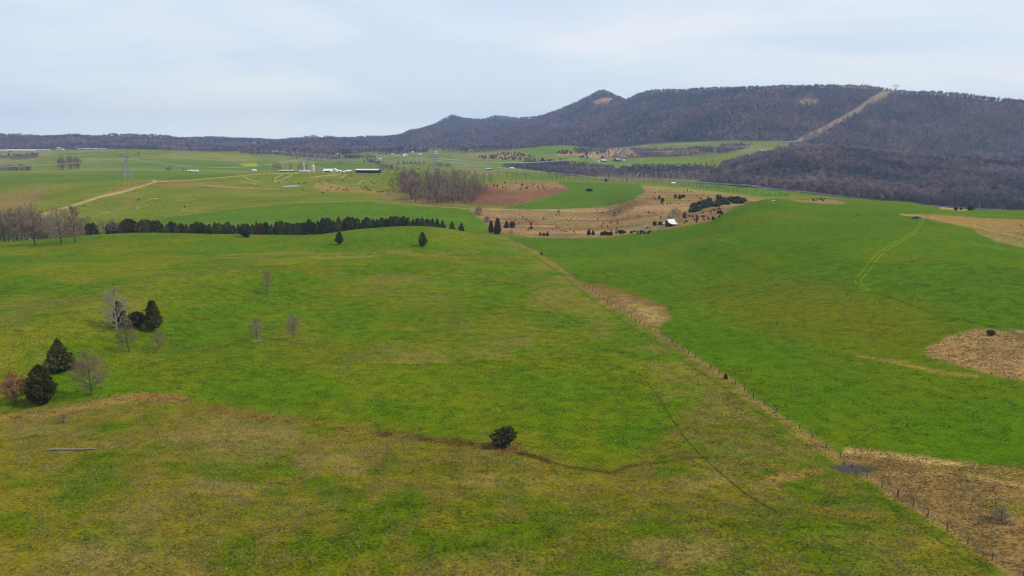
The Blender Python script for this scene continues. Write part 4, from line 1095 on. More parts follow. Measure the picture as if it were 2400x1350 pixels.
# ================================================================ conifer row behind the crest
CR = [proto_conifer('row_conifer_%s' % k, 70 + i, pf, 1500, 0.10, M[mt], 0.3, 0.78, 5, 0.05)
      for i, (k, pf, mt) in enumerate([('a', p_tear, 'pine'), ('b', p_pine, 'pine'), ('c', p_cone, 'cedar'), ('d', p_pine, 'cedar'), ('e', p_pine, 'cedar_brown')])]
ORD = ['', 'first', 'second', 'third', 'fourth', 'fifth', 'sixth', 'seventh', 'eighth', 'ninth', 'tenth', 'eleventh', 'twelfth', 'thirteenth', 'fourteenth', 'fifteenth', 'sixteenth', 'seventeenth', 'eighteenth', 'nineteenth']
TENS = {2: 'twent', 3: 'thirt', 4: 'fort', 5: 'fift', 6: 'sixt', 7: 'sevent', 8: 'eight', 9: 'ninet'}
def ordinal(n):
    if n < 20: return ORD[n]
    if n >= 100: return 'one hundred ' + (ordinal(n - 100) if n > 100 else 'th')
    t, u = divmod(n, 10)
    return TENS[t] + ('ieth' if u == 0 else 'y ' + ORD[u])
def rowtop(x):
    return float(np.interp(x, [200, 260, 330, 360, 500, 560, 700, 780, 900, 1000, 1035, 1060, 1080, 1096], [527, 520, 517, 522, 524, 524, 522, 514, 511, 511, 515, 522, 523, 540]))
k = 0; x_ = 212.0; rd = random.Random(9)
while x_ < 1096:
    k += 1
    d = 592 + rd.uniform(-8, 10) + (12 if x_ > 1000 else 0)
    p = at(x_, d)
    tp = rowtop(x_) + rd.uniform(-6, 3)
    dx, dy, dz = ray(x_, tp)
    h = ZC + dz / dy * p[1] - p[2]; h = max(3.0, h)
    w_ = h * rd.uniform(0.56, 0.86) if x_ < 1030 else h * 0.8
    if x_ < 360 and rd.random() < 0.3: x_ += 14; k -= 1; continue
    v = rd.choice([0, 0, 1, 2, 2, 3]) if x_ > 370 else rd.choice([4, 4, 1, 2])
    if rd.random() < 0.08: v = 4
    place_conifer(CR[v], 'conifer_tree', p, h, w_, 'dark conifer in the row behind the crest, %s from the left' % ordinal(k), 'conifer', 'row of dark conifers behind the near crest')
    x_ += rd.uniform(9, 13.5) if x_ < 1035 else 22
# one conifer in front of the crest at 578
p, h, w_ = hw(578, 556, 30, 26); place_conifer(CR[1], 'conifer_tree', p, h, w_, 'dark conifer standing just in front of the long conifer row', 'conifer')

# bare trees at the left end
BT = [proto_bare('field_tree_%s' % c, 80 + i, levels=3, kids=(15, 8, 7, 3), spread=sp, up=u, trunk_frac=tf, thick=0.020, twig=0.0034)
      for i, (c, sp, u, tf) in enumerate([('a', .8, .3, .25), ('b', .7, .4, .3), ('c', .55, .5, .4), ('d', .9, .2, .2)])]
BP = proto_bare('field_tree_pale', 86, M['pale_bark'], M['twig'], levels=3, kids=(12, 7, 5, 3), spread=.6, up=.5, trunk_frac=.45, thick=0.014, twig=0.0045)
for n_, (px_, py_, hp, wp, v, lab) in enumerate([
    (82, 574, 98, 74, 0, 'spreading leafless tree on the left crest, left of three in front'),
    (143, 575, 92, 78, 3, 'spreading leafless tree on the left crest, middle of three in front'),
    (177, 568, 88, 62, 1, 'spreading leafless tree on the left crest, right of three in front')]):
    p, h, w_ = hw(px_, py_, hp, wp); place_bare(BT[v], 'bare_tree', p, h, w_, lab, 'bare tree', 'leafless trees at the left end of the crest')
rd = random.Random(14); k = 0
for px_ in list(range(-30, 360, 9)):
    k += 1
    d = 585 + rd.uniform(0, 40); p = at(px_ + rd.uniform(-4, 4), d)
    tp = (rd.uniform(478, 505) if px_ < 110 else rd.uniform(500, 520)) if px_ < 215 else rd.uniform(508, 524)
    dx, dy, dz = ray(px_, tp); h = ZC + dz / dy * p[1] - p[2]
    if px_ < 205: place_bare(BT[rd.choice([0, 1, 2, 3])], 'bare_tree', p, h, h * rd.uniform(.5, .8), 'leafless tree in the thicket at the left edge, %s from the left' % ordinal(k), 'bare tree', 'leafless thicket behind the left crest')
    else: place_bare(BP if rd.random() < .6 else BT[2], 'bare_tree', p, h, h * rd.uniform(.3, .5), 'tall bare stemmed tree among the conifers, %s from the left' % ordinal(k), 'bare tree', 'leafless thicket behind the left crest')

# ================================================================ woodlot
rd = random.Random(21)
WL = [(938,448),(950,470),(985,480),(1050,480),(1085,470),(1110,462),(1120,448),(1070,436),(1000,432),(950,436)]
k = 0; used = []
BW = [proto_bare('wood_tree_%s' % c, 90 + i, None, M[mt], levels=3, kids=(13, 7, 5, 3), spread=sp, up=.5, trunk_frac=.25, thick=0.014, twig=0.0038)
      for i, (c, sp, mt) in enumerate([('a', .55, 'twig'), ('b', .65, 'twig_pink'), ('c', .5, 'twig')])]
tries = 0
while k < 70 and tries < 4000:
    tries += 1
    px_ = rd.uniform(936, 1122); py_ = rd.uniform(432, 482)
    if not inside(np.array([px_]), np.array([py_]), WL)[0]: continue
    p = gp(px_, py_, 650, 1500)
    if any(math.hypot(p[0] - q[0], p[1] - q[1]) < 6 for q in used): continue
    used.append(p); k += 1
    h = rd.uniform(38, 50) * mpp(p)
    if py_ > 470 or py_ < 440: h *= .85
    place_bare(BW[rd.randrange(3)], 'bare_tree', p, h, h * rd.uniform(.55, .85), 'leafless grey brown tree inside the dense woodlot right of the cattle pasture', 'bare tree', 'woodlot of leafless trees beside the pasture')
for n_, (px_, py_, hp) in enumerate([(894,405,22),(911,409,24),(922,452,38),(932,420,34),(948,425,36),(960,430,34),(967,420,30),(1004,415,26),(1020,418,24),(1068,428,30),(1090,438,36),(1112,445,34),(1132,436,30),(1150,432,24)]):
    p = gp(px_, py_, 800, 1600); h = hp * mpp(p)
    place_bare(BW[n_ % 3], 'bare_tree', p, h, h * .6, 'single leafless tree around the woodlot edge, %s from the left' % ordinal(n_ + 1), 'bare tree', 'scattered leafless trees round the woodlot')
# clump on the far left pasture
rd = random.Random(25)
for k in range(26):
    px_ = rd.uniform(1078, 1150); py_ = rd.uniform(452, 480) - (px_ - 1078) * .1
    p = gp(px_, py_, 700, 1300); h = rd.uniform(14, 26) * mpp(p)
    place_bare(BW[1 if rd.random() < .7 else 0], 'bare_shrub', p, h, h * rd.uniform(.7, 1.2), 'leafless brown brush filling the hollow right of the woodlot', 'shrub', 'leafless brown brush right of the woodlot')
rd = random.Random(22)
for k in range(16):
    p = gp(rd.uniform(137, 186), rd.uniform(393, 399), 1000, 2200); h = rd.uniform(24, 34) * mpp(p)
    place_bare(BW[k % 3], 'bare_tree', p, h, h * .6, 'leafless tree in the tight clump on the far left pasture', 'bare tree', 'tight clump of trees on the far left pasture')
# trees round the farm
for n_, (px_, hp) in enumerate([(643,24),(650,25),(658,22),(681,22),(702,25),(710,24),(718,23),(745,12),(900,20),(430,14),(398,14)]):
    p = gp(px_, 403, 1100, 2000); h = hp * mpp(p)
    place_bare(BW[n_ % 3], 'bare_tree', p, h, h * .5, 'leafless tree beside the farm buildings, %s from the left' % ordinal(n_ + 1), 'bare tree', 'leafless farmyard trees')

# hedgerows in the valley
rd = random.Random(23)
def hedge(pts, n, hp, label, group, dmin, dmax, jit=1.0):
    A = np.array(pts, float); t = np.linspace(0, len(A) - 1, n)
    for k in range(n):
        px_ = float(np.interp(t[k], range(len(A)), A[:, 0])) + rd.uniform(-2, 2); py_ = float(np.interp(t[k], range(len(A)), A[:, 1])) + rd.uniform(-jit, jit)
        p = gp(px_, py_, dmin, dmax); h = rd.uniform(hp * .55, hp * 1.25) * mpp(p)
        place_bare(BW[rd.randrange(3)], 'bare_tree', p, h, h * rd.uniform(.4, .7), '%s, %s from the left' % (label, ordinal(k + 1)), 'bare tree', group)
hedge([(1060,410),(1120,414),(1250,420),(1350,425),(1470,428)], 48, 14, 'leafless tree in the hedge across the middle valley', 'leafless hedge across the middle valley', 1250, 2000)
hedge([(1470,429),(1560,434),(1640,442),(1700,450),(1790,460),(1850,464)], 46, 12, 'leafless tree in the hedge beyond the brown hillside', 'leafless hedge beyond the brown hillside', 1000, 2000)
hedge([(860,396),(940,400),(1040,402)], 22, 8, 'small leafless tree in the hedge behind the long barn', 'leafless hedge behind the long barn', 1400, 2400)
hedge([(1600,398),(1640,392),(1680,386)], 12, 9, 'small leafless tree in the hedge on the pale green slope', 'hedge on the pale green slope', 1400, 2600)
hedge([(1630,388),(1660,386),(1730,372),(1790,362)], 9, 10, 'small leafless tree scattered up the pale green slope', 'trees on the pale green slope', 1500, 2800)

# ================================================================ small cedars on the dry slopes
rd = random.Random(31)
SMS = [SM, SM2, SM3]
def cedar(px_, py_, hp, wp, label, group=None, dmin=0, dmax=1e9, v=None):
    p = gp(px_, py_, dmin, dmax); s = mpp(p)
    return place_conifer(SMS[rd.randrange(3) if v is None else v], 'small_cedar', p, hp * s, wp * s, label, 'cedar', group)
for (a, b, hh, ww, v, lab) in [
    (1151,545,28,13,0,'tall slim cedar at the valley corner, left of a close pair'), (1166,549,38,20,0,'tallest cedar at the valley corner, right of a close pair'),
    (1187,534,17,14,1,'cone shaped cedar just right of the tall corner pair'), (1201,534,15,15,2,'rounded cedar beside the cone shaped one at the corner'),
    (1380,551,13,11,0,'upright cedar at the field edge, left of a touching pair'), (1390,551,12,9,0,'upright cedar at the field edge, right of a touching pair'),
    (1266,552,8,8,1,'small cedar starting the short clump at the field edge'), (1275,553,7,8,2,'squat middle cedar of the short clump at the field edge'), (1283,553,9,8,0,'small cedar ending the short clump at the field edge'),
    (1534,529,10,10,2,'round cedar left of the tin roofed barn, farther one'), (1547,528,9,10,2,'round cedar left of the tin roofed barn, nearer one'),
    (1604,511,14,10,0,'dark cedar at the foot of the long thicket above the barn'),
    (1545,467,9,7,0,'small cedar high on the dry slope above the shrubby patch'), (1553,473,9,8,2,'round cedar in the shrubby patch on the dry slope'),
    (1583,464,9,8,0,'left cedar of the row of three high on the dry slope'), (1593,467,9,9,2,'middle cedar of the row of three high on the dry slope'), (1601,464,8,9,2,'right cedar of the row of three high on the dry slope'),
    (1245,537,6,8,2,'dark round cedar inside the brown valley floor'), (2240,497-4,8,8,2,'round dark cedar beside the tan notch on the right crest'),
    (2252,492,6,7,1,'low dark cedar right of the tan notch on the right crest'), (2274,493,11,14,2,'largest round dark cedar on the right crest'),
    (2232,481,5,14,2,'flat dark shrub behind the tan notch'), (2011,506,3,3,0,'tiny dark cedar alone in the middle of the right field'),
    (1420,426,9,8,0,'dark cedar on the valley road below the wooded slope')]:
    cedar(a, b, hh, ww, lab, v=v)
for k in range(9): cedar(1409 + k * 3.0, 552 + rd.uniform(-1, 1), rd.uniform(8, 11), 7, 'dark cedar in the dense hedge like clump at the valley field edge', 'dense cedar clump at the valley edge')
for k in range(26): cedar(rd.uniform(1440, 1524), rd.uniform(543, 549) - (1524 - 1440) * 0.0, rd.uniform(4, 7), 5.5, 'small cedar in the string along the near edge of the brown valley', 'string of cedars along the near valley edge')
def scat(pts, n, h0, h1, label, group, dmin, dmax):
    A = np.array(pts); k = 0; t = 0
    while k < n and t < n * 40:
        t += 1
        a = rd.uniform(A[:, 0].min(), A[:, 0].max()); b = rd.uniform(A[:, 1].min(), A[:, 1].max())
        if not inside(np.array([a]), np.array([b]), pts)[0]: continue
        if vnoise(np.array([a / 30.0]), np.array([b / 8.0]), 5)[0] < 0.38: continue
        hh = rd.uniform(h0, h1) * (1.5 if rd.random() < .12 else 1)
        cedar(a, b, hh, hh * rd.uniform(.7, 1.0), label, group, dmin, dmax); k += 1
scat([(1190,500),(1330,495),(1540,478),(1560,540),(1460,548),(1220,545)], 62, 2.5, 4.2, 'tiny dark cedar dotted over the brown valley floor', 'tiny cedars dotting the brown valley floor', 560, 1200)
scat([(1510,448),(1600,446),(1700,458),(1600,480),(1530,485)], 28, 2.5, 4.5, 'tiny dark cedar dotted over the dry slope below the curved field', 'tiny cedars on the dry upper slope', 700, 1200)
scat([(1600,512),(1700,485),(1712,488),(1680,515),(1620,526),(1600,526)], 40, 3, 6, 'tiny dark cedar on the tan slope right of the barn', 'tiny cedars on the tan slope by the barn', 560, 1100)
scat([(1125,434),(1200,428),(1300,430),(1325,444),(1200,448)], 26, 2.5, 4, 'tiny dark cedar on the upper brown hillside behind the woodlot', 'tiny cedars on the brown hillside', 850, 1240)


scat([(1870,466),(1940,466),(1960,472),(1900,473)], 12, 2.5, 4, 'tiny dark cedar on the tan mound beyond the right crest', 'cedars on the tan mound', 640, 1100)
scat([(40,480),(560,420),(700,470),(300,515),(60,510)], 9, 2, 3.5, 'small dark bush alone on the left pasture hill', 'small bushes on the left pasture hill', 700, 1300)
scat([(2330,514),(2400,520),(2400,575),(2360,560)], 3, 3, 4, 'small dark bush on the dry ground at the right edge', 'small bushes at the right edge', 380, 760)
# long thicket above the barn
rd = random.Random(33)
TH_ = [(1604,500),(1612,488),(1640,474),(1685,464),(1746,466),(1750,472),(1690,480),(1640,490),(1612,503)]
k = 0; TK = proto_conifer('thicket_cedar', 34, p_round, 600, 0.17, M['pine'], 0.35, 0.75, 0, 0.0, bark=False)
while k < 72:
    a = rd.uniform(1600, 1752); b = rd.uniform(462, 506)
    if not inside(np.array([a]), np.array([b]), TH_)[0]: continue
    p = gp(a, b + 3, 600, 1200); s = mpp(p)
    place_conifer(TK, 'small_cedar', p, rd.uniform(6.5, 9.5) * s, rd.uniform(12, 17) * s, 'cedar in the dense dark green thicket running up from the barn', 'cedar', 'dense cedar thicket above the barn'); k += 1
for n_, (px_, py_, hp, v) in enumerate([(1440,512,17,0),(1274,517,10,0),(1122,505,22,1),(1142,522,16,1),(1577,508,20,0),(1585,508,22,0),(1592,506,16,0),(1568,511,8,1),(1198,554,17,0),(1352,516,5,0),(1240,540,9,1)]):
    p = gp(px_, py_, 560, 1200); h = hp * mpp(p)
    place_bare(SH2 if v else BT[3], 'bare_shrub', p, h, h * (1.0 if v else .9), 'leafless shrub in the brown valley, %s from the left' % ordinal([7, 4, 1, 2, 9, 10, 11, 8, 3, 6, 5][n_]), 'shrub', 'leafless shrubs in the brown valley')
p = gp(1381, 448, 800, 1240); s = mpp(p)
place_conifer(OB, 'shrub', p, 6 * s, 16 * s, 'lone grey round shrub in the middle of the curved green field', 'bush', rz=0)

# cedars too many and too small to be single things: the far brushy hill and knob
cv, cf = conifer(55, p_tear, 40, 0.4, core=0.7, z0=0.0); VV = []; FF = []; nb = 0; rd = random.Random(56)
for pl, n_ in (([(1120,368),(1200,356),(1256,366),(1230,376),(1130,374)], 150), ([(1296,362),(1325,351),(1352,363)], 45), ([(1340,362),(1420,352),(1480,352),(1500,366)], 30), ([(1455,404),(1560,404),(1545,412),(1460,411)], 30)):
    A = np.array(pl); k = 0
    while k < n_:
        a = rd.uniform(A[:, 0].min(), A[:, 0].max()); b = rd.uniform(A[:, 1].min(), A[:, 1].max())
        if not inside(np.array([a]), np.array([b]), pl)[0]: continue
        p = gp(a, b, 1250, 3200); s_ = mpp(p) * rd.uniform(2.0, 4.2)
        VV.append(cv * s_ + np.array([p[0], p[1], p[2] - .1])); FF.append(cf + nb); nb += len(cv); k += 1
o = link('distant_cedars', mesh_np('distant_cedars', np.concatenate(VV), np.concatenate(FF), M['cedar']))
tag(o, 'tiny cedars speckling the distant brushy hills', 'cedar', None, 'stuff')

# far evergreen dots along the valley
for n_, (a, b) in enumerate([(812,371),(820,371),(826,371),(836,371),(841,371),(1361,372),(1367,371),(1376,372),(1272,377),(1374,364),(1412,372)]):
    p = gp(a, b, 1800, 3600); s = mpp(p)
    place_conifer(SM3, 'conifer_tree', p, 7 * s, 6.5 * s, 'small round evergreen far out in the valley, %s from the left' % ordinal([1, 2, 3, 4, 5, 7, 8, 10, 6, 9, 11][n_]), 'evergreen', 'round evergreens far out in the valley')

# ================================================================ forest as stuff
def forest_mesh(kind, seed):
    rg = np.random.default_rng(seed); vs_ = []
    n = 95 if kind != 'ever' else 80
    for k in range(n):
        if kind == 'ever':
            t = rg.random(); a = rg.random() * 6.283; q = 2.9 * (1 - t) ** .8 * (0.6 + .5 * rg.random()) + .3
            p = np.array([q * np.cos(a), q * np.sin(a), 1.0 + 10.5 * t]); d = np.array([np.cos(a), np.sin(a), -.1]) * 1.4; s = np.cross(d, rg.standard_normal(3)); s = s / np.linalg.norm(s) * .9
        else:
            # points on a rounded crown, twigs radiating outwards and upwards
            u = rg.random(); a = rg.random() * 6.283; e = np.arcsin(u ** .8)
            rad = 0.55 + .5 * rg.random()
            p = np.array([4.0 * rad * np.cos(e) * np.cos(a), 4.0 * rad * np.cos(e) * np.sin(a), 6.5 + 6.0 * rad * np.sin(e)])
            d = (p - np.array([0, 0, 4.0])); d = d / np.linalg.norm(d) * (1.8 + 1.6 * rg.random()) + rg.standard_normal(3) * .5
            s = np.cross(d, rg.standard_normal(3)); s = s / np.linalg.norm(s) * .22
        vs_ += [p - d * .5 + s, p - d * .5 - s, p + d * .5]
    for k in range(8 if kind != 'ever' else 2):
        a = rg.random() * 6.283; q = np.array([3.0 * np.cos(a), 3.0 * np.sin(a), 9.5]) if k else np.array([0, 0, 11.0])
        s = np.array([-np.sin(a), np.cos(a), 0]) * .2
        vs_ += [s + [0, 0, -.5 if k < 3 else 3.5], -s + [0, 0, -.5 if k < 3 else 3.5], q]
    V_ = np.array(vs_)
    return mesh_np('forest_tree_' + kind, V_, np.arange(len(V_)).reshape(-1, 3), M[{'bare': 'forest', 'red': 'forest_red', 'ever': 'forest_green'}[kind]])

fcol = bpy.data.collections.new('forest_tree_models')
for kname, sds in (('a_bare', (1, 2)), ('b_red', (3,)), ('c_ever', (4,))):
    for s in sds:
        kd = kname.split('_')[1]
        o = bpy.data.objects.new('%s_%d' % (kname, s), forest_mesh(kd, s)); fcol.objects.link(o)
# order by name: a_bare_1, a_bare_2, b_red_3, c_ever_4

def forest_obj(name, pts, scl, typ, label):
    me = bpy.data.meshes.new(name); me.vertices.add(len(pts)); me.vertices.foreach_set('co', pts.astype(np.float32).ravel())
    a = me.attributes.new('fscale', 'FLOAT', 'POINT'); a.data.foreach_set('value', scl.astype(np.float32))
    a = me.attributes.new('ftype', 'INT', 'POINT'); a.data.foreach_set('value', typ.astype(np.int32))
    a = me.attributes.new('frot', 'FLOAT', 'POINT'); a.data.foreach_set('value', (rng.random(len(pts)) * 6.283).astype(np.float32))
    o = link(name, me); tag(o, label, kind='stuff'); o['category'] = 'forest'
    ng = bpy.data.node_groups.new(name + '_scatter', 'GeometryNodeTree')
    ng.interface.new_socket('Geometry', in_out='INPUT', socket_type='NodeSocketGeometry')
    ng.interface.new_socket('Geometry', in_out='OUTPUT', socket_type='NodeSocketGeometry')
    gi = N(ng, 'NodeGroupInput'); gO = N(ng, 'NodeGroupOutput')
    ci = N(ng, 'GeometryNodeCollectionInfo'); ci.inputs['Collection'].default_value = fcol
    ci.inputs['Separate Children'].default_value = True; ci.inputs['Reset Children'].default_value = True
    ip = N(ng, 'GeometryNodeInstanceOnPoints'); ip.inputs['Pick Instance'].default_value = True
    def na(nm, dt):
        n = N(ng, 'GeometryNodeInputNamedAttribute', data_type=dt); n.inputs['Name'].default_value = nm; return n.outputs['Attribute']
    cx_ = N(ng, 'ShaderNodeCombineXYZ')
    ng.links.new(na('frot', 'FLOAT'), cx_.inputs['Z'])
    ng.links.new(gi.outputs[0], ip.inputs['Points']); ng.links.new(ci.outputs[0], ip.inputs['Instance'])
    ng.links.new(na('ftype', 'INT'), ip.inputs['Instance Index'])
    ng.links.new(cx_.outputs[0], ip.inputs['Rotation']); ng.links.new(na('fscale', 'FLOAT'), ip.inputs['Scale'])
    ng.links.new(ip.outputs[0], gO.inputs[0])
    md = o.modifiers.new('scatter', 'NODES'); md.node_group = ng
    return o

dr = np.gradient(RR)[None, :]; da = 0.064 * math.pi / 180
sp = np.where(RG < 2100, 7.2, 7.2 * RG / 2100 * 1.05)
vis = (Z + 16 - ZC) / RG > np.concatenate([np.full((NA, 1), -9), RUN[:, :-1]], 1) - 0.0004
dense = (np.abs(AG) < R(39.4))
lam = np.where(dense & vis & (RG > 1000) & (RG < 7600), RG * dr * da / sp ** 2 * WOOD, 0)
cnt = rng.poisson(lam)
ii, jj = np.nonzero(cnt)
rep = cnt[ii, jj]; ii = np.repeat(ii, rep); jj = np.repeat(jj, rep)
aa = AG[ii, jj] + (rng.random(len(ii)) - .5) * da; rr2 = RG[ii, jj] + (rng.random(len(ii)) - .5) * np.gradient(RR)[jj]
fxx = rr2 * np.sin(aa); fyy = rr2 * np.cos(aa); fzz = H(fxx, fyy)
ev = EVER[ii, jj]; redm = sstep(0.5, 0.62, fbm(fxx, fyy, 90, 3, 61)) * 0.45 + 0.05
u = rng.random(len(ii))
typ = np.where(u < ev, 3, np.where(rng.random(len(ii)) < redm, 2, rng.integers(0, 2, len(ii))))
scl = 0.65 + 0.85 * rng.random(len(ii)) ** 1.6; scl *= np.where((rr2 > 1200) & (rr2 < 2900) & (fxx < rr2 * 0.27) | ((rr2 > 1200) & (rr2 < 2500) & (fxx < -300)), 0.62, 1.0); scl *= np.where(rr2 > 2100, 1 + 0.10 * np.clip(rr2 / 2100 - 1, 0, 1.5), 1.0)
pts = np.stack([fxx, fyy, fzz], 1)
print('forest trees', len(pts))
nearw = (rr2 < 2120) & (fxx > 380)
farl = (~nearw) & (fxx < -150 * rr2 / 1714)
for nm, m_, lab in (('near_forest', nearw, 'near leafless brown wood along the right, above the road'),
                    ('mountain_forest', ~nearw & ~farl, 'leafless purple brown forest covering the mountain and valley woods'),
                    ('distant_forest', farl, 'distant leafless forest along the low ridges at left')):
    forest_obj(nm, pts[m_], scl[m_], typ[m_], lab)

# ================================================================ grass tufts near the camera
def tufts(name, n, r0, r1, weight, mat, hmin, hmax, blades, label, wid=.05):
    out_ = []
    rg = np.random.default_rng(len(name))
    u = rg.random(n * 6); rr_ = np.sqrt(r0 ** 2 + (r1 ** 2 - r0 ** 2) * u ** 1.25); a = rg.uniform(R(-36), R(36), n * 6)
    x = rr_ * np.sin(a); y = rr_ * np.cos(a)
    fi = np.clip(np.interp(a, AZ, np.arange(NA)).astype(int), 0, NA - 1); fj = np.clip(np.interp(rr_, RR, np.arange(NR)).astype(int), 0, NR - 1)
    keep = rg.random(n * 6) < weight(x, y, fi, fj)
    x, y = x[keep][:n], y[keep][:n]; m = len(x); z = H(x, y)
    s = rg.uniform(.7, 1.3, m)
    V_ = []; 
    for b in range(blades):
        ang = rg.random(m) * 6.283; ln = rg.uniform(hmin, hmax, m) * s; tilt = rg.uniform(.1, .9, m)
        ox = rg.normal(0, .09, m); oy = rg.normal(0, .09, m)
        sa = rg.random(m) * 3.14
        p0 = np.stack([x + ox - wid * np.cos(sa), y + oy - wid * np.sin(sa), z - .04], 1)
        p1 = np.stack([x + ox + wid * np.cos(sa), y + oy + wid * np.sin(sa), z - .04], 1)
        p2 = np.stack([x + ox + ln * tilt * np.cos(ang), y + oy + ln * tilt * np.sin(ang), z + ln], 1)
        V_.append(np.stack([p0, p1, p2], 1).reshape(-1, 3))
    V_ = np.concatenate(V_)
    o = link(name, mesh_np(name, V_, np.arange(len(V_)).reshape(-1, 3), mat)); tag(o, label, kind='stuff'); o['category'] = 'grass'
    return o
tufts('dry_grass_tufts', 70000, 104, 420, lambda x, y, i, j: np.clip(DRY[i, j] ** 1.6 * (0.25 + 1.1 * sstep(.42, .62, fbm(x, y, 5, 3, 71))), 0, 1), M['straw'], .16, .46, 3, 'sparse straw coloured dead grass tufts over the near pasture', .065)
tufts('green_grass_tufts', 60000, 104, 420, lambda x, y, i, j: np.clip((1 - DRY[i, j]) * sstep(.5, .64, fbm(x, y, 3.5, 3, 73)), 0, 1), M['blade'], .10, .26, 4, 'rank green grass clumps over the near pasture', .07)
# a few pale stones in the foreground
mb = MB(); rd = random.Random(5); STN = bpy.data.meshes.new('stone_tmp')
for (a, b) in [(905,1252),(1144,1262),(1253,1260),(1232,1270),(1205,1312),(1228,1333),(835,1272),(842,1281),(460,1262),(999,1331)]:
    p = gp(a, b); mb = MB(); q = .16
    for k in range(2): pass
    vv = []; 
    for l, (zz_, rr_) in enumerate(((-.05, .8), (.10, 1.0), (.2, .55))):
        for s in range(6): vv.append((q * rr_ * math.cos(s) * rd.uniform(.8, 1.3), q * rr_ * math.sin(s) * rd.uniform(.8, 1.2), zz_))
    vv.append((0, 0, .24))
    ff = [(l * 6 + s, l * 6 + (s + 1) % 6, l * 6 + 6 + (s + 1) % 6, l * 6 + 6 + s) for l in range(2) for s in range(6)] + [(12 + s, 12 + (s + 1) % 6, 18) for s in range(6)]
    mb.add(vv, ff)
    o = link('stone', mb.mesh('stone', M['stone']), None, p); tag(o, 'small pale stone lying in the foreground grass', 'stone', 'pale stones in the foreground grass')

# ================================================================ water and roads
def drape(name, outline, mat, lift=0.03, flat=False, label=None):
    """small polygon laid on the ground, outline in world xy"""
    c = np.mean(outline, axis=0); mb = MB(); n = len(outline); rings = 5
    vs_ = [(c[0], c[1], float(H(c[0], c[1])) + lift)]
    for k in range(1, rings + 1):
        for q in outline:
            x_, y_ = c[0] + (q[0] - c[0]) * k / rings, c[1] + (q[1] - c[1]) * k / rings
            vs_.append((x_, y_, float(H(x_, y_)) + lift))
    if flat:
        zt = np.median([v[2] for v in vs_]); vs_ = [(v[0], v[1], zt + .02) for v in vs_]
    f = [(0, 1 + s, 1 + (s + 1) % n) for s in range(n)]
    for k in range(rings - 1):
        b0 = 1 + k * n; f += [(b0 + s, b0 + n + s, b0 + n + (s + 1) % n, b0 + (s + 1) % n) for s in range(n)]
    mb.add(vs_, f); o = link(name, mb.mesh(name, mat, True)); tag(o, label, kind='structure'); return o
def smooth_ring(pts, n=40):
    P_ = [np.array(gp(a, b)[:2]) for a, b in pts]; m = len(P_); out_ = []
    for k in range(n):
        t = k / n * m; i = int(t); f = t - i
        p0, p1, p2, p3 = P_[i - 1], P_[i % m], P_[(i + 1) % m], P_[(i + 2) % m]
        out_.append(.5 * ((2 * p1) + (-p0 + p2) * f + (2 * p0 - 5 * p1 + 4 * p2 - p3) * f * f + (-p0 + 3 * p1 - 3 * p2 + p3) * f ** 3))
    return np.array(out_)
drape('puddle', smooth_ring([(1966,1099),(1984,1094),(2004,1097),(2020,1096),(2036,1101),(2024,1105),(2006,1108),(1996,1104),(1978,1104)]), M['water'], .04, label='dark muddy puddle under the fence')
mw2 = mw.copy(); mw2.name = 'still_pond_water'; b2_ = mw2.node_tree.nodes['Principled BSDF']; b2_.inputs['Roughness'].default_value = 0.1; b2_.inputs['Specular IOR Level'].default_value = 0.5; M['pond'] = mw2
drape('pond', smooth_ring([(661,437.2),(672,435.8),(690,435.2),(706,435.6),(700,437.4),(680,438.6),(666,438.8)]), M['pond'], .3, label='narrow grey stock pond on the cattle pasture')
def ribbon(name, pts, width, mat, dmin, dmax, lift=.25, label=None):
    W_ = [gp(a, b, dmin, dmax) for a, b in pts]
    s = [0]
    for i in range(1, len(W_)): s.append(s[-1] + math.hypot(W_[i][0] - W_[i-1][0], W_[i][1] - W_[i-1][1]))
    n = max(8, int(s[-1] / 12)); t = np.linspace(0, s[-1], n)
    x = pchip(s, [q[0] for q in W_], t); y = pchip(s, [q[1] for q in W_], t)
    tx = np.gradient(x); ty = np.gradient(y); L = np.hypot(tx, ty); nx_, ny_ = -ty / L, tx / L
    vs_ = []
    for k in range(n):
        for u in (-1, -.33, .33, 1):
            a, b = x[k] + nx_[k] * width / 2 * u, y[k] + ny_[k] * width / 2 * u
            vs_.append((a, b, float(max(H(a, b), H(x[k], y[k]))) + lift))
    f = [(k * 4 + j, k * 4 + j + 1, k * 4 + 5 + j, k * 4 + 4 + j) for k in range(n - 1) for j in range(3)]
    mb = MB(); mb.add(vs_, f); o = link(name, mb.mesh(name, mat, True)); return tag(o, label, kind='structure')
ribbon('road', [(1405,416),(1500,419),(1600,424),(1700,432),(1780,439),(1850,447),(1930,456),(2000,463),(2100,474),(2200,484),(2300,490),(2420,497)], 20, M['asphalt'], 1000, 1900, .5, 'grey highway running along the foot of the near wood')
ribbon('road', [(905,363),(940,367),(1000,374),(1060,381),(1150,391),(1230,399),(1300,405),(1360,412),(1430,420),(1480,424)], 9, M['gravel'], 1250, 4200, .5, 'pale lane crossing the valley past the green fields')
ribbon('road', [(690,374),(760,375),(840,377),(950,380),(1060,382)], 7, M['gravel'], 1700, 3500, .5, 'thin pale lane behind the farm')

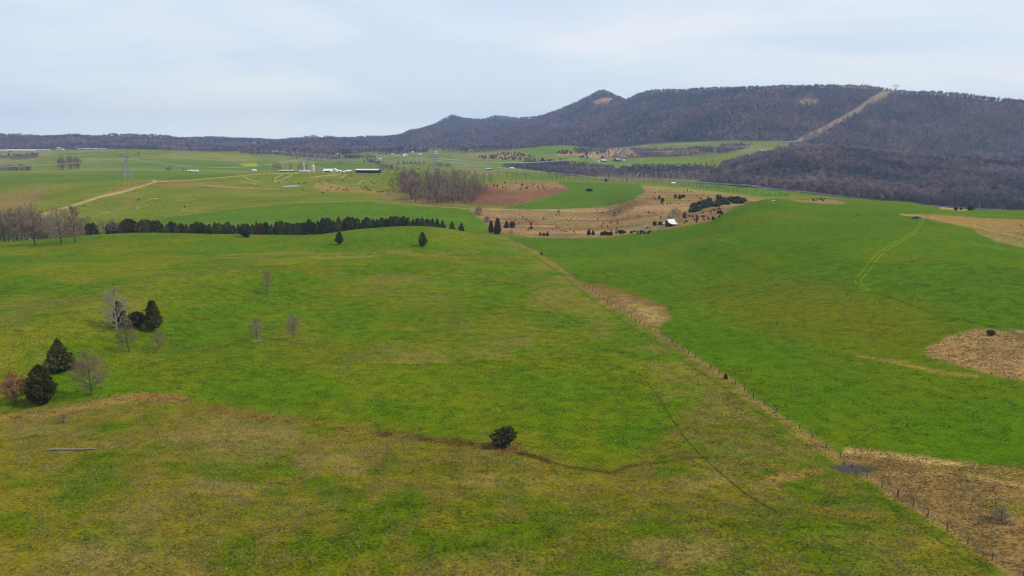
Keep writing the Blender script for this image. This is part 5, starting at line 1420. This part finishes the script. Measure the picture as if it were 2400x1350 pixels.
# ================================================================ buildings
def gable(mb_w, mb_r, L, W_, hw_, hr, over=.4, th=.18):
    """walls and roof of a gabled box, ridge along x"""
    x0, x1, y0, y1 = -L / 2, L / 2, -W_ / 2, W_ / 2
    mb_w.add([(x0,y0,0),(x1,y0,0),(x1,y1,0),(x0,y1,0),(x0,y0,hw_),(x1,y0,hw_),(x1,y1,hw_),(x0,y1,hw_),(x0,0,hr),(x1,0,hr)],
             [(0,1,5,4),(2,3,7,6),(3,0,4,7),(1,2,6,5),(4,8,7),(5,6,9)])
    sl = (hr - hw_) / (W_ / 2); yo = W_ / 2 + over; zo = hw_ - sl * over; xo = L / 2 + over
    for s in (-1, 1):
        v = [(-xo, 0, hr + .03), (xo, 0, hr + .03), (xo, s * yo, zo + .03), (-xo, s * yo, zo + .03)]
        v += [(a, b, c + th) for a, b, c in v]
        f = [(0,1,2,3),(4,7,6,5),(0,4,5,1),(1,5,6,2),(2,6,7,3),(3,7,4,0)]
        if s > 0: f = [q[::-1] for q in f]
        mb_r.add(v, f)
def building(name, pos, rz, L, W_, hw_, hr, wall, roof, label, cat, group=None, door=None, wins=(), opens=()):
    z = min(pos[2], *[float(H(pos[0] + dx_, pos[1] + dy_)) for dx_ in (-L / 2 * math.cos(rz), L / 2 * math.cos(rz)) for dy_ in (-L / 2 * math.sin(rz), L / 2 * math.sin(rz))]) - .2
    z = max(z, pos[2] - 1.5)
    e = empty(name, (pos[0], pos[1], z), rz, label, cat, group)
    a, b = MB(), MB(); gable(a, b, L, W_, hw_ , hr)
    link('wall', a.mesh(name + '_wall', wall), e); link('roof', b.mesh(name + '_roof', roof), e)
    if door:
        dx_, dw, dh = door; c = MB(); c.box(dx_ - dw / 2, dx_ + dw / 2, -W_ / 2 - .06, -W_ / 2 + .02, 0.05, dh); link('door', c.mesh(name + '_door', M['dark_gap'] if dw > 2 else M['red_wall']), e)
    for wx in wins:
        c = MB(); c.box(wx - .6, wx + .6, -W_ / 2 - .05, -W_ / 2 + .02, hw_ * .38, hw_ * .78); link('window', c.mesh(name + '_window', M['glass']), e)
    for (o0, o1, oh) in opens:
        c = MB(); c.box(o0, o1, -W_ / 2 - .08, -W_ / 2 + .02, .4, oh); link('opening', c.mesh(name + '_opening', M['dark_gap']), e)
    return e

# tin roofed barn on the right of the valley
pb_ = gp(1571, 530.5); s = mpp(pb_)
be = empty('barn', (pb_[0], pb_[1], pb_[2] - .15), R(22), 'small weathered board barn with pale tin roof at the edge of the brown valley', 'barn')
a, b = MB(), MB(); gable(a, b, 6.4, 5.6, 3.4, 5.9, .3, .1)
link('wall', a.mesh('barn_wall', M['barn_wood']), be); link('roof', b.mesh('barn_roof', M['tin']), be)
c = MB()   # lean-to roof over the camera side
c.add([(-2.4,-2.9,3.12),(3.6,-2.9,3.12),(3.9,-5.4,2.35),(-2.2,-5.4,2.35),(-2.4,-2.9,3.24),(3.6,-2.9,3.24),(3.9,-5.4,2.47),(-2.2,-5.4,2.47)], [(0,1,2,3),(4,7,6,5),(0,4,5,1),(1,5,6,2),(2,6,7,3),(3,7,4,0)])
link('lean_to_roof', c.mesh('lean_to_roof', M['tin']), be)
for px__, py__ in ((-2.0, -5.2), (0.6, -5.2), (3.5, -5.2), (3.5, -3.0)):
    c = MB(); c.tube((px__, py__, -.5), (px__, py__, 2.5), .09, .09, 4); link('post', c.mesh('lean_post', M['wood']), be)
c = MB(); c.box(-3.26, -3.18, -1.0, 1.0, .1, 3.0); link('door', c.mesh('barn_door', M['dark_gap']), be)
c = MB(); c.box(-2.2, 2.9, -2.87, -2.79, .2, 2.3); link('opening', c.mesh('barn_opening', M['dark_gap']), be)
c = MB(); c.box(1.6, 2.9, -2.93, -2.86, .3, 2.2); link('panel', c.mesh('barn_panel', M['white_wall']), be)
# feed wagon beside it
pw = gp(1560, 527.5)
we = empty('hay_wagon', pw, R(4), 'pale low feed wagon parked left of the tin roofed barn', 'wagon')
c = MB(); c.box(-2.3, 2.3, -1.1, 1.1, .75, 1.9); link('bed', c.mesh('wagon_bed', M['white_wall']), we)
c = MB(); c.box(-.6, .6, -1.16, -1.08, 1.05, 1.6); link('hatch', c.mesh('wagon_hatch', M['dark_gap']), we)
for wx in (-1.5, 1.5):
    for wy in (-1.0, 1.0):
        c = MB(); c.tube((wx, wy - .12, .4), (wx, wy + .12, .4), .42, .42, 12, True); link('wheel', c.mesh('wagon_wheel', M['tyre']), we)

# hunting blind on the hill
ph_ = gp(1812, 479.5)
he = empty('hunting_blind', ph_, R(10), 'small pale box blind on legs on the right hand hilltop', 'blind')
c = MB(); c.box(-1.0, 1.0, -.9, .9, 1.2, 3.0); link('cabin', c.mesh('blind_cabin', M['tin_grey']), he)
c = MB(); c.box(-1.25, 1.25, -1.15, 1.15, 3.01, 3.15); link('roof', c.mesh('blind_roof', M['tin']), he)
for wx in (-.5, .5):
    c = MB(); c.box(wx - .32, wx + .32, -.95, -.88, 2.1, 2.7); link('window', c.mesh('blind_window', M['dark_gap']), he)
for wx in (-.9, .9):
    for wy in (-.8, .8):
        c = MB(); c.tube((wx, wy, -.2), (wx, wy, 1.2), .08, .08, 4); link('leg', c.mesh('blind_leg', M['wood']), he)

# parked car and trailer
def car(pos, rz, paint, label, kind):
    e = empty(kind, pos, rz, label, 'car')
    prof = [(-2.35, .45), (-2.4, .85), (-2.25, 1.12), (-1.75, 1.2), (-1.25, 1.72), (0.55, 1.76), (1.25, 1.18), (2.15, 1.02), (2.4, .8), (2.4, .45)]
    c = MB(); n = len(prof)
    v = [(x_, -.92 + (.14 if z_ > 1.3 else 0), z_) for x_, z_ in prof] + [(x_, .92 - (.14 if z_ > 1.3 else 0), z_) for x_, z_ in prof]
    c.add(v, [(k, (k + 1) % n, n + (k + 1) % n, n + k) for k in range(n)])
    for s_, o_ in ((0, 0), (1, n)):
        quads_ = [(0, 1, 8, 9), (1, 2, 7, 8), (2, 3, 6, 7), (3, 4, 5, 6)]
        for q in quads_:
            q = tuple(i + o_ for i in q); c.add([v[i] for i in q], [(0, 1, 2, 3) if s_ == 0 else (3, 2, 1, 0)])
    link('body', c.mesh('car_body', paint, True), e)
    for sy in (-1, 1):
        c = MB(); c.add([(-1.55, sy * .93, 1.2), (-1.15, sy * .82, 1.62), (.45, sy * .82, 1.64), (1.05, sy * .93, 1.2)], [(0, 1, 2, 3)]); link('side_window', c.mesh('car_side_window', M['glass']), e)
        for wx in (-1.45, 1.5):
            c = MB(); c.tube((wx, sy * .95 - .12, .36), (wx, sy * .95 + .12, .36), .36, .36, 14, True); w__ = link('wheel', c.mesh('car_wheel', M['tyre']), e)
    c = MB(); c.add([(.62, -.72, 1.74), (.62, .72, 1.74), (1.24, .8, 1.24), (1.24, -.8, 1.24)], [(3, 2, 1, 0)]); link('windscreen', c.mesh('car_windscreen', M['glass']), e)
    return e
pc = gp(2145, 512.5); car((pc[0], pc[1], pc[2]), R(160), M['carpaint'], 'dark car parked at the end of the wheel tracks on the right hill', 'parked_car')
pc = gp(2155, 511.8); car((pc[0] + .6, pc[1] + 1.5, pc[2]), R(-20), M['silverpaint'], 'pale silver car parked close beside the dark car on the hill', 'parked_car')
pg = gp(2174, 512.5)
ge = empty('field_gate', pg, R(-8), 'small grey metal rack in the grass right of the parked cars', 'rack')
c = MB()
for z_ in (.3, .65, 1.0, 1.3): c.tube((-1.6, 0, z_), (1.6, 0, z_), .06, .06, 4)
link('rails', c.mesh('gate_rails', M['steel']), ge)
for wx in (-1.6, 1.6):
    c = MB(); c.tube((wx, 0, -.1), (wx, 0, 1.4), .09, .09, 4); link('post', c.mesh('gate_post', M['steel']), ge)

# farm line
def B(name, px_, py_, dmin, dmax, Lp, Wm, hwp, hrp, wall, roof, label, cat, rz=0.0, group=None, **kw):
    p = gp(px_, py_, dmin, dmax); s = mpp(p)
    return building(name, p, R(rz), Lp * s, Wm, hwp * s, hrp * s, wall, roof, label, cat, group, **kw)
p = gp(863, 405, 1100, 1700); s = mpp(p)
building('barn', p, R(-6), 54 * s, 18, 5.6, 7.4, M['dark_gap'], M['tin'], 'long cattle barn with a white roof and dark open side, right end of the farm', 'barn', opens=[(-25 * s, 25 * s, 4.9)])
B('barn', 770, 403, 1100, 1700, 22, 12, 3.2, 7.5, M['white_wall'], M['tin'], 'white farm shed with a sagging pale roof, left of the white gambrel end', 'barn', opens=[(-6, 4, 2.4)])
B('barn', 784, 403, 1100, 1700, 9, 14, 4.0, 8.0, M['white_wall'], M['tin'], 'white barn with steep pale roof at the middle of the farm', 'barn', rz=70)
B('farm_shed', 795, 403, 1100, 1700, 10, 8, 2.6, 4.6, M['white_wall'], M['tin'], 'low white shed at the right foot of the steep white barn', 'shed', door=(0, 1.2, 1.9))
B('barn', 818, 404, 1100, 1700, 12, 10, 3.0, 5.5, M['red_wall'], M['tin'], 'red walled barn with white roof left of the long cattle barn', 'barn', opens=[(-3, 0, 2.6)])
B('farm_shed', 809, 404, 1100, 1700, 8, 6, 2.0, 3.6, M['white_wall'], M['tin'], 'small white shed against the red barn', 'shed', door=(0, 1.2, 1.7))
B('farm_shed', 672, 402, 1100, 1700, 32, 8, 2.6, 3.8, M['barn_wood'], M['tin'], 'long open machine shed with grey white roof behind the bare trees', 'shed', opens=[(-10, 10, 2.0)])
B('farm_shed', 715, 403, 1100, 1700, 24, 8, 2.2, 3.6, M['white_wall'], M['tin'], 'low white shed below the second pylon', 'shed', door=(2, 1.4, 1.8), wins=(-5, 6))
B('farm_shed', 596, 402, 1100, 1800, 9, 6, 3.2, 5.2, M['white_wall'], M['tin'], 'square white shed standing alone left of the farm', 'shed', door=(0, 1.2, 2.0))
B('farm_shed', 453, 402, 1100, 1900, 24, 7, 2.4, 4.0, M['white_wall'], M['tin'], 'long white shed alone on the left lane', 'shed', opens=[(-8, -3, 1.8)])
B('farmhouse', 397, 398, 1100, 2000, 12, 8, 3.5, 6.5, M['brick'], M['shingle'], 'old brown farmhouse beside a bare tree on the left lane', 'house', wins=(-2.5, 2.5), door=(0, 1, 2))
B('farm_shed', 361, 425, 900, 1500, 8, 4, 1.4, 2.2, M['white_wall'], M['tin_grey'], 'low grey trough shed where the dirt track tops the hill', 'shed', door=(0, 1, 1.2))
def silo(px_, py_, dmin, dmax, hp, rr_, label):
    p = gp(px_, py_, dmin, dmax); s = mpp(p); h = hp * s
    e = empty('silo', (p[0], p[1], p[2] - .3), 0, label, 'silo')
    c = MB(); c.tube((0, 0, 0), (0, 0, h * .86), rr_, rr_, 20); link('drum', c.mesh('silo_drum', M['concrete'], True), e)
    c = MB()
    for k in range(4):
        a0, a1 = k * math.pi / 8, (k + 1) * math.pi / 8
        c.tube((0, 0, h * .86 + rr_ * .8 * math.sin(a0)), (0, 0, h * .86 + rr_ * .8 * math.sin(a1)), rr_ * 1.03 * math.cos(a0), max(.02, rr_ * 1.03 * math.cos(a1)), 20)
    link('dome', c.mesh('silo_dome', M['tin'], True), e)
silo(734, 403, 1100, 1700, 17, 2.6, 'tall concrete silo right of the second pylon'); silo(713, 403, 1100, 1700, 19, 2.4, 'concrete silo half hidden by the farmyard trees')
silo(1022, 362, 1800, 3800, 7.5, 3.2, 'small white silo far out beside a white house')
# poultry houses
for n_, (px_, py_, Lp, lab) in enumerate([(66, 350.5, 102, 'long white poultry house at the far left, back one of two'), (40, 354, 84, 'long white poultry house at the far left, front one of two'),
                           (217, 349, 70, 'long white poultry house with dark side right of the hill house'), (141, 350.5, 16, 'short white shed between the long poultry houses')]):
    p = gp(px_, py_, 1700, 3600); s = mpp(p)
    building('poultry_house', p, R(-2), Lp * s, 14, 3.0, 5.4, M['white_wall'], M['tin_dull'], lab, 'poultry house', opens=[(-Lp * s * .44, Lp * s * .44, 1.9)] if n_ in (2,) else [(-Lp * s * .2, -Lp * s * .1, 1.9)])
B('house', 139, 349, 1700, 3600, 8, 9, 3.8, 6.5, M['brick'], M['tin_grey'], 'small dark house on the far left hilltop', 'house', wins=(-2, 2))
# far houses
HL = [(970,352,11,'white_wall','tin','long white house highest on the far hillside'),(985,363,7,'white_wall','tin','white house in the far hamlet, centre'),(950,364,9,'white_wall','tin','wide white house in the far hamlet, left of centre'),
 (947,367,4,'white_wall','tin','tiny white shed below the wide hamlet house'),(967,358,5,'white_wall','tin','small bright house above the hamlet'),(1014,360,7,'white_wall','shingle','white house beside the small far silo'),(920,363,5,'white_wall','tin','small white house on the far lane'),
 (891,374,5,'white_wall','tin','tiny pale shed alone on the far green field'),(645,356,10,'white_wall','tin','long pale shed far behind the left pasture'),(592,336,14,'white_wall','tin','long white building high on the far wooded ridge'),(604,350,6,'white_wall','tin','white roofed house at the edge of the far wood'),
 (615,352,5,'brick','tin_grey','brown house next to the white roofed one by the far wood'),(833,350,5,'white_wall','shingle','grey roofed house among far trees'),(862,364,8,'brick','shingle','brown house left of the far hamlet'),(880,363,8,'brick','tin_grey','second brown house left of the far hamlet'),
 (790,362,6,'white_wall','tin_grey','pale house among trees behind the farm'),(1226,392,10,'white_wall','tin','bright white house beside the valley lane'),(1200,396,9,'white_wall','tin','flat pale shed left of the bright valley house'),(1146,398,14,'green_wall','tin_grey','low grey green shed below the valley lane'),
 (1412,379,18,'green_wall','tin_grey','large grey roofed shed, left of the pair on the green bench'),(1446,377,16,'green_wall','tin_grey','large grey roofed shed, right of the pair on the green bench'),(1462,378,7,'green_wall','tin','small shed at the right end of the green bench'),(1404,380,4,'white_wall','tin','tiny white hut left of the large sheds'),
 (1578,432,6,'white_wall','tin','small white trailer beside the highway'),(1788,355,3,'white_wall','tin','tiny white hut on the crest below the sixth pylon'),(437,350,4,'white_wall','tin','tiny white house in the far left wood'),(1040,339,7,'white_wall','tin_grey','grey house hidden high in the far forest')]
for (px_, py_, Lp, wl, rf_, lab) in HL:
    p = gp(px_, py_, 1150, 6500); s = mpp(p); L = max(Lp * s, 7)
    if abs(px_ - 1430) < 30 and Lp > 10:
        building('farm_building', p, R(38), L * .8, 16, 4.2, 8.5, M[wl], M[rf_], lab, 'shed', door=(0, 4, 3.4))
    else:
        building('house', p, R(random.uniform(-25, 25)), L, min(10, L * .7), max(2.6, 1.6 * s), max(4.6, 3.0 * s), M[wl], M[rf_], lab, 'house', door=(0, 1.1, 2.0), wins=(-L * .3, L * .3))

# ================================================================ cattle
def cow_mesh():
    c = MB()
    rings = [(-1.15, .95, .10, .12), (-1.0, 1.0, .28, .30), (-.6, .98, .36, .38), (0, .93, .40, .42), (.5, .98, .36, .38), (.85, 1.05, .26, .28), (1.2, 1.0, .15, .17), (1.45, .72, .14, .15), (1.7, .50, .08, .09)]
    n = 8; v = []
    for x_, z_, ry, rz_ in rings:
        for k in range(n):
            a = 2 * math.pi * k / n; v.append((x_, ry * math.cos(a), z_ + rz_ * math.sin(a)))
    c.add(v, [(i * n + k, i * n + (k + 1) % n, (i + 1) * n + (k + 1) % n, (i + 1) * n + k) for i in range(len(rings) - 1) for k in range(n)])
    for x_ in (-.85, .7):
        for y_ in (-.22, .22):
            c.tube((x_, y_, .85), (x_ + .05, y_, .42), .13, .07, 5); c.tube((x_ + .05, y_, .42), (x_, y_, 0), .07, .06, 5)
    for y_ in (-.12, .12): c.tube((1.32, y_, .92), (1.3, y_ * 2.4, .98), .05, .02, 4)
    c.tube((-1.12, 0, 1.0), (-1.28, 0, .35), .03, .04, 4)
    return c.mesh('cow', M['cow'], True)
cm_ = cow_mesh(); rd = random.Random(44)
cows = [(625,412),(640,422),(653,429),(701,432),(713,431),(718,429),(604,436),(712,447),(750,427.5),(754,433),(756,453),(769,425),(774,429),(768,448),(776,441),(789,445),(794,442.5),(804,446),(809,447.5),(812,444),(815,448),(803,424.5),(812,417),(824,414),(820,414.5),(844,410),(851,429),(852,443),(858,440),(861,448),(862,444.5),(865,448),(866,407.5),(869,412),(869,428),(888,411),(897,422),(877,432),(889,452),(893,450),(898,450),(908,449),(909,457),(905,407),(914,428),(939,438),(870,449),(885,451)]
cows.sort()
for n_, (a, b) in enumerate(cows):
    p = gp(a, b, 800, 1500)
    o = link('cow', cm_, None, p, (0, 0, rd.choice([0, math.pi]) + rd.uniform(-.6, .6)), (1.25,) * 3)
    tag(o, 'black cow grazing on the hill pasture, %s from the left' % ordinal(n_ + 1), 'cow', 'black cattle grazing on the hill pasture')

# ================================================================ pylons and lines
def pylon_meshes():
    H_ = 1.0
    def P3(x, y, z): return Vector((x, y, z))
    bw_, ww, wz = .155, .045, .60        # half base, half waist, waist height
    t = .0085
    legs = []
    for sx in (-1, 1):
        for sy in (-1, 1):
            c = MB(); c.tube((sx * bw_, sy * bw_, 0), (sx * ww, sy * ww, wz), t, t * .9, 4); legs.append(c.mesh('pylon_leg', M['steel']))
    c = MB()
    zs = [0, .16, .30, .42, .52, .60]
    def hw2(z): return bw_ + (ww - bw_) * z / wz
    for i in range(len(zs) - 1):
        a, b = hw2(zs[i]), hw2(zs[i + 1])
        for f in range(4):
            def cn_(q, z, k): return {0: (q * k, -q, z), 1: (q, q * k, z), 2: (q * k, q, z), 3: (-q, q * k, z)}[f]
            c.tube(cn_(a, zs[i], -1), cn_(b, zs[i + 1], 1), t * .5, t * .5, 3); c.tube(cn_(a, zs[i], 1), cn_(b, zs[i + 1], -1), t * .5, t * .5, 3)
            c.tube(cn_(b, zs[i + 1], -1), cn_(b, zs[i + 1], 1), t * .6, t * .6, 3)
    brace = c.mesh('pylon_bracing', M['steel'])
    c = MB(); top = .95; ow = .20; arm = .34
    for sx in (-1, 1):
        for sy in (-1, 1):
            c.tube((sx * ww, sy * ww, wz), (sx * ow, sy * .02, .86), t * .9, t * .8, 4)
            c.tube((sx * ww * .2, sy * ww, wz), (sx * (ow - .05), sy * .02, .84), t * .7, t * .6, 4)
            c.tube((sx * ow, sy * .02, .86), (sx * (ow - .06), sy * .02, top), t * .8, t * .7, 4)
        for q in np.linspace(.1, .9, 5):
            c.tube(Vector((sx * ww, -ww, wz)).lerp(Vector((sx * ow, -.02, .86)), q), Vector((sx * ww * .2, -ww, wz)).lerp(Vector((sx * (ow - .05), -.02, .84)), min(1, q + .1)), t * .5, t * .5, 3)
        c.tube((sx * (ow - .06), 0, top), (sx * (ow - .02), 0, 1.0), t * .7, t * .5, 4)
    head = c.mesh('pylon_head', M['steel'])
    c = MB()
    for sy in (-1, 1):
        for z_ in (.86, .89): c.tube((-ow, sy * .02, z_), (ow, sy * .02, z_), t * .7, t * .7, 4)
        for sx in (-1, 1):
            c.tube((sx * ow, sy * .02, .89), (sx * arm, 0, .86), t * .7, t * .6, 4); c.tube((sx * ow, sy * .02, .86), (sx * arm, 0, .86), t * .7, t * .6, 4)
        for k in range(-8, 8): c.tube((k * ow / 8, sy * .02, .86 if k % 2 else .89), ((k + 1) * ow / 8, sy * .02, .89 if k % 2 else .86), t * .4, t * .4, 3)
    beam = c.mesh('pylon_crossarm', M['steel'])
    ins = []
    for x_ in (-arm, 0, arm):
        c = MB(); c.tube((x_ - .03, 0, .86), (x_, 0, .79), t * .5, t * .5, 4); c.tube((x_ + .03, 0, .86) if x_ == 0 else (x_, 0, .86), (x_, 0, .79), t * .5, t * .5, 4); ins.append(c.mesh('pylon_insulator', M['dark_gap']))
    foot = MB(); foot.tube((0, 0, -.03), (0, 0, .022), .014, .012, 8, True); fm = foot.mesh('pylon_footing', M['concrete'])
    return legs, brace, head, beam, ins, fm, bw_
PM = pylon_meshes()
def att(pos, h, dr_):
    r_ = Vector((-dr_.y, dr_.x, 0)); p = Vector(pos)
    return [p + r_ * (.34 * h * k) + Vector((0, 0, .79 * h)) for k in (-1, 0, 1)] + [p + r_ * (.17 * h * k) + Vector((0, 0, h)) for k in (-1, 1)]
pyl = []
LP = at(-420, 900)
spec = [(LP, 42, None, None)]
def pyl_at(px_, d, top):
    p = at(px_, d); dx, dy, dz = ray(px_, top); h = ZC + dz / dy * p[1] - p[2]; return (p, h)
specs = [pyl_at(-420, 960, 352), pyl_at(297, 1106, 357), pyl_at(722, 1600, 361), pyl_at(1019, 1450, 360), pyl_at(1456, 2250, 344), pyl_at(1674, 2160, 337), pyl_at(1824, 2080, 326)]
for (px_, top, py_) in ((1958, 283, 296), (2040, 230, 241)):
    p = gp(px_, py_, 2300, 4000); dx, dy, dz = ray(px_, top); specs.append((p, max(24, ZC + dz / dy * p[1] - p[2])))
p = gp(2098, 224, 2300, 3800); dx, dy, dz = ray(2098, 197); specs.append((p, ZC + dz / dy * p[1] - p[2] + 1))
PL = ['', 'nearest lattice pylon on the left pasture, with white concrete footings', 'second lattice pylon from the left, behind the farm buildings', 'lattice pylon rising behind the bare woodlot',
      'lattice pylon on the tan knoll above the large sheds', 'lattice pylon above the pale green slope, left of the crest pylon', 'lattice pylon on the pale green crest below the mountain', 'pylon low in the cleared strip up the mountain', 'pylon high in the cleared strip up the mountain', 'pylon against the sky on the mountain ridge']
n = len(specs); dirs = []
for i in range(n):
    a = Vector(specs[max(0, i - 1)][0][:2] + (0,)); b = Vector(specs[min(n - 1, i + 1)][0][:2] + (0,)); dirs.append((b - a).normalized())
for i, (p, h) in enumerate(specs):
    if i == 0: continue
    h = max(h, 22); specs[i] = (p, h)
    rz = math.atan2(dirs[i].y, dirs[i].x) - math.pi / 2
    e = empty('pylon', p, rz, PL[i], 'pylon', 'lattice pylons of the power line', (h, h, h))
    for m_ in PM[0]: link('leg', m_, e)
    link('bracing', PM[1], e); link('head', PM[2], e); link('crossarm', PM[3], e)
    for m_ in PM[4]: link('insulator', m_, e)
    for sx in (-1, 1):
        for sy in (-1, 1): link('footing', PM[5], e, (sx * PM[6], sy * PM[6], 0))
SPN = ['from the left edge to the nearest pylon', 'between the nearest pylon and the farm pylon', 'between the farm pylon and the woodlot pylon', 'sweeping from the woodlot pylon up to the tan knoll pylon',
       'sagging from the tan knoll pylon to the next on the right', 'short span to the pale green crest pylon', 'from the crest pylon up to the cleared strip', 'along the lower cleared strip', 'along the upper cleared strip to the ridge']
for i in range(n - 1):
    (p0, h0), (p1, h1) = specs[i], specs[i + 1]
    A = att(p0, h0, dirs[i]); Bq = att(p1, h1, dirs[i + 1])
    dist = (Vector(p1) - Vector(p0)).length; sag = min(dist * .034, 24 if i != 3 else 21)
    e = empty('power_line', A[1], 0, 'power line conductors ' + SPN[i], 'power line', 'power line spans')
    for k in range(5):
        c = MB(); m_ = 26; pr = None; ra = (.13 if i < 3 else .26) if k < 3 else .07
        for s_ in range(m_ + 1):
            t = s_ / m_; q = A[k].lerp(Bq[k], t) - Vector((0, 0, 4 * sag * (1 if k < 3 else .7) * t * (1 - t))) - A[1]
            if pr is not None: c.tube(pr, q, ra, ra, 4)
            pr = q
        link('conductor' if k < 3 else 'ground_wire', c.mesh('conductor', M['wire']), e)

# radio mast, utility poles
p = gp(496, 322, 3500, 6500); s = mpp(p)
e = empty('radio_mast', p, 0, 'thin radio mast on the far left ridge skyline', 'mast')
c = MB(); hh = 18 * s
for k in range(3):
    a = k * 2.094; c.tube((1.6 * math.cos(a), 1.6 * math.sin(a), 0), (.9 * math.cos(a), .9 * math.sin(a), hh), .35, .3, 4)
link('lattice', c.mesh('mast_lattice', M['steel']), e)
c = MB(); c.tube((0, 0, hh), (0, 0, hh + 8), .3, .2, 4); link('antenna', c.mesh('mast_antenna', M['steel']), e)
for (a, b, hp, lab) in ((2295, 492, 14, 'utility pole with round lamp head before the near wood at far right'), (208, 404, 15, 'wooden utility pole near the far left tree clump'), (1494, 388, 12, 'wooden utility pole on the green bench'), (1608, 398, 12, 'wooden utility pole at the foot of the pale green slope')):
    p = gp(a, b, 700, 2600); s = mpp(p); e = empty('utility_pole', p, 0, lab, 'pole')
    c = MB(); c.tube((0, 0, -.5), (0, 0, hp * s), .22, .16, 6, True); link('pole', c.mesh('pole_shaft', M['pale_bark']), e)
    c = MB(); c.box(-1.3, 1.3, -.1, .1, hp * s * .9, hp * s * .9 + .22); link('crossarm', c.mesh('pole_arm', M['pale_bark']), e)

# ================================================================ air
hb = MB(); HX = 10050.0
hb.box(-HX, HX, -HX, HX, float(Z.min()) - 1.0, float(max(Z.max(), specs[-1][0][2] + specs[-1][1])) + 30.0)
hm = bpy.data.materials.new('haze'); hm.use_nodes = True; hn = hm.node_tree; hn.nodes.clear()
ho = N(hn, 'ShaderNodeOutputMaterial'); pv = N(hn, 'ShaderNodeVolumePrincipled')
pv.inputs['Color'].default_value = (0.46, 0.62, 1.0, 1)
pv.inputs['Density'].default_value = 0.000078
pv.inputs['Anisotropy'].default_value = 0.1
hn.links.new(pv.outputs['Volume'], ho.inputs['Volume'])
hz = link('haze', hb.mesh('haze', hm)); tag(hz, 'thin blue spring haze over the whole valley', kind='stuff'); hz['category'] = 'haze'
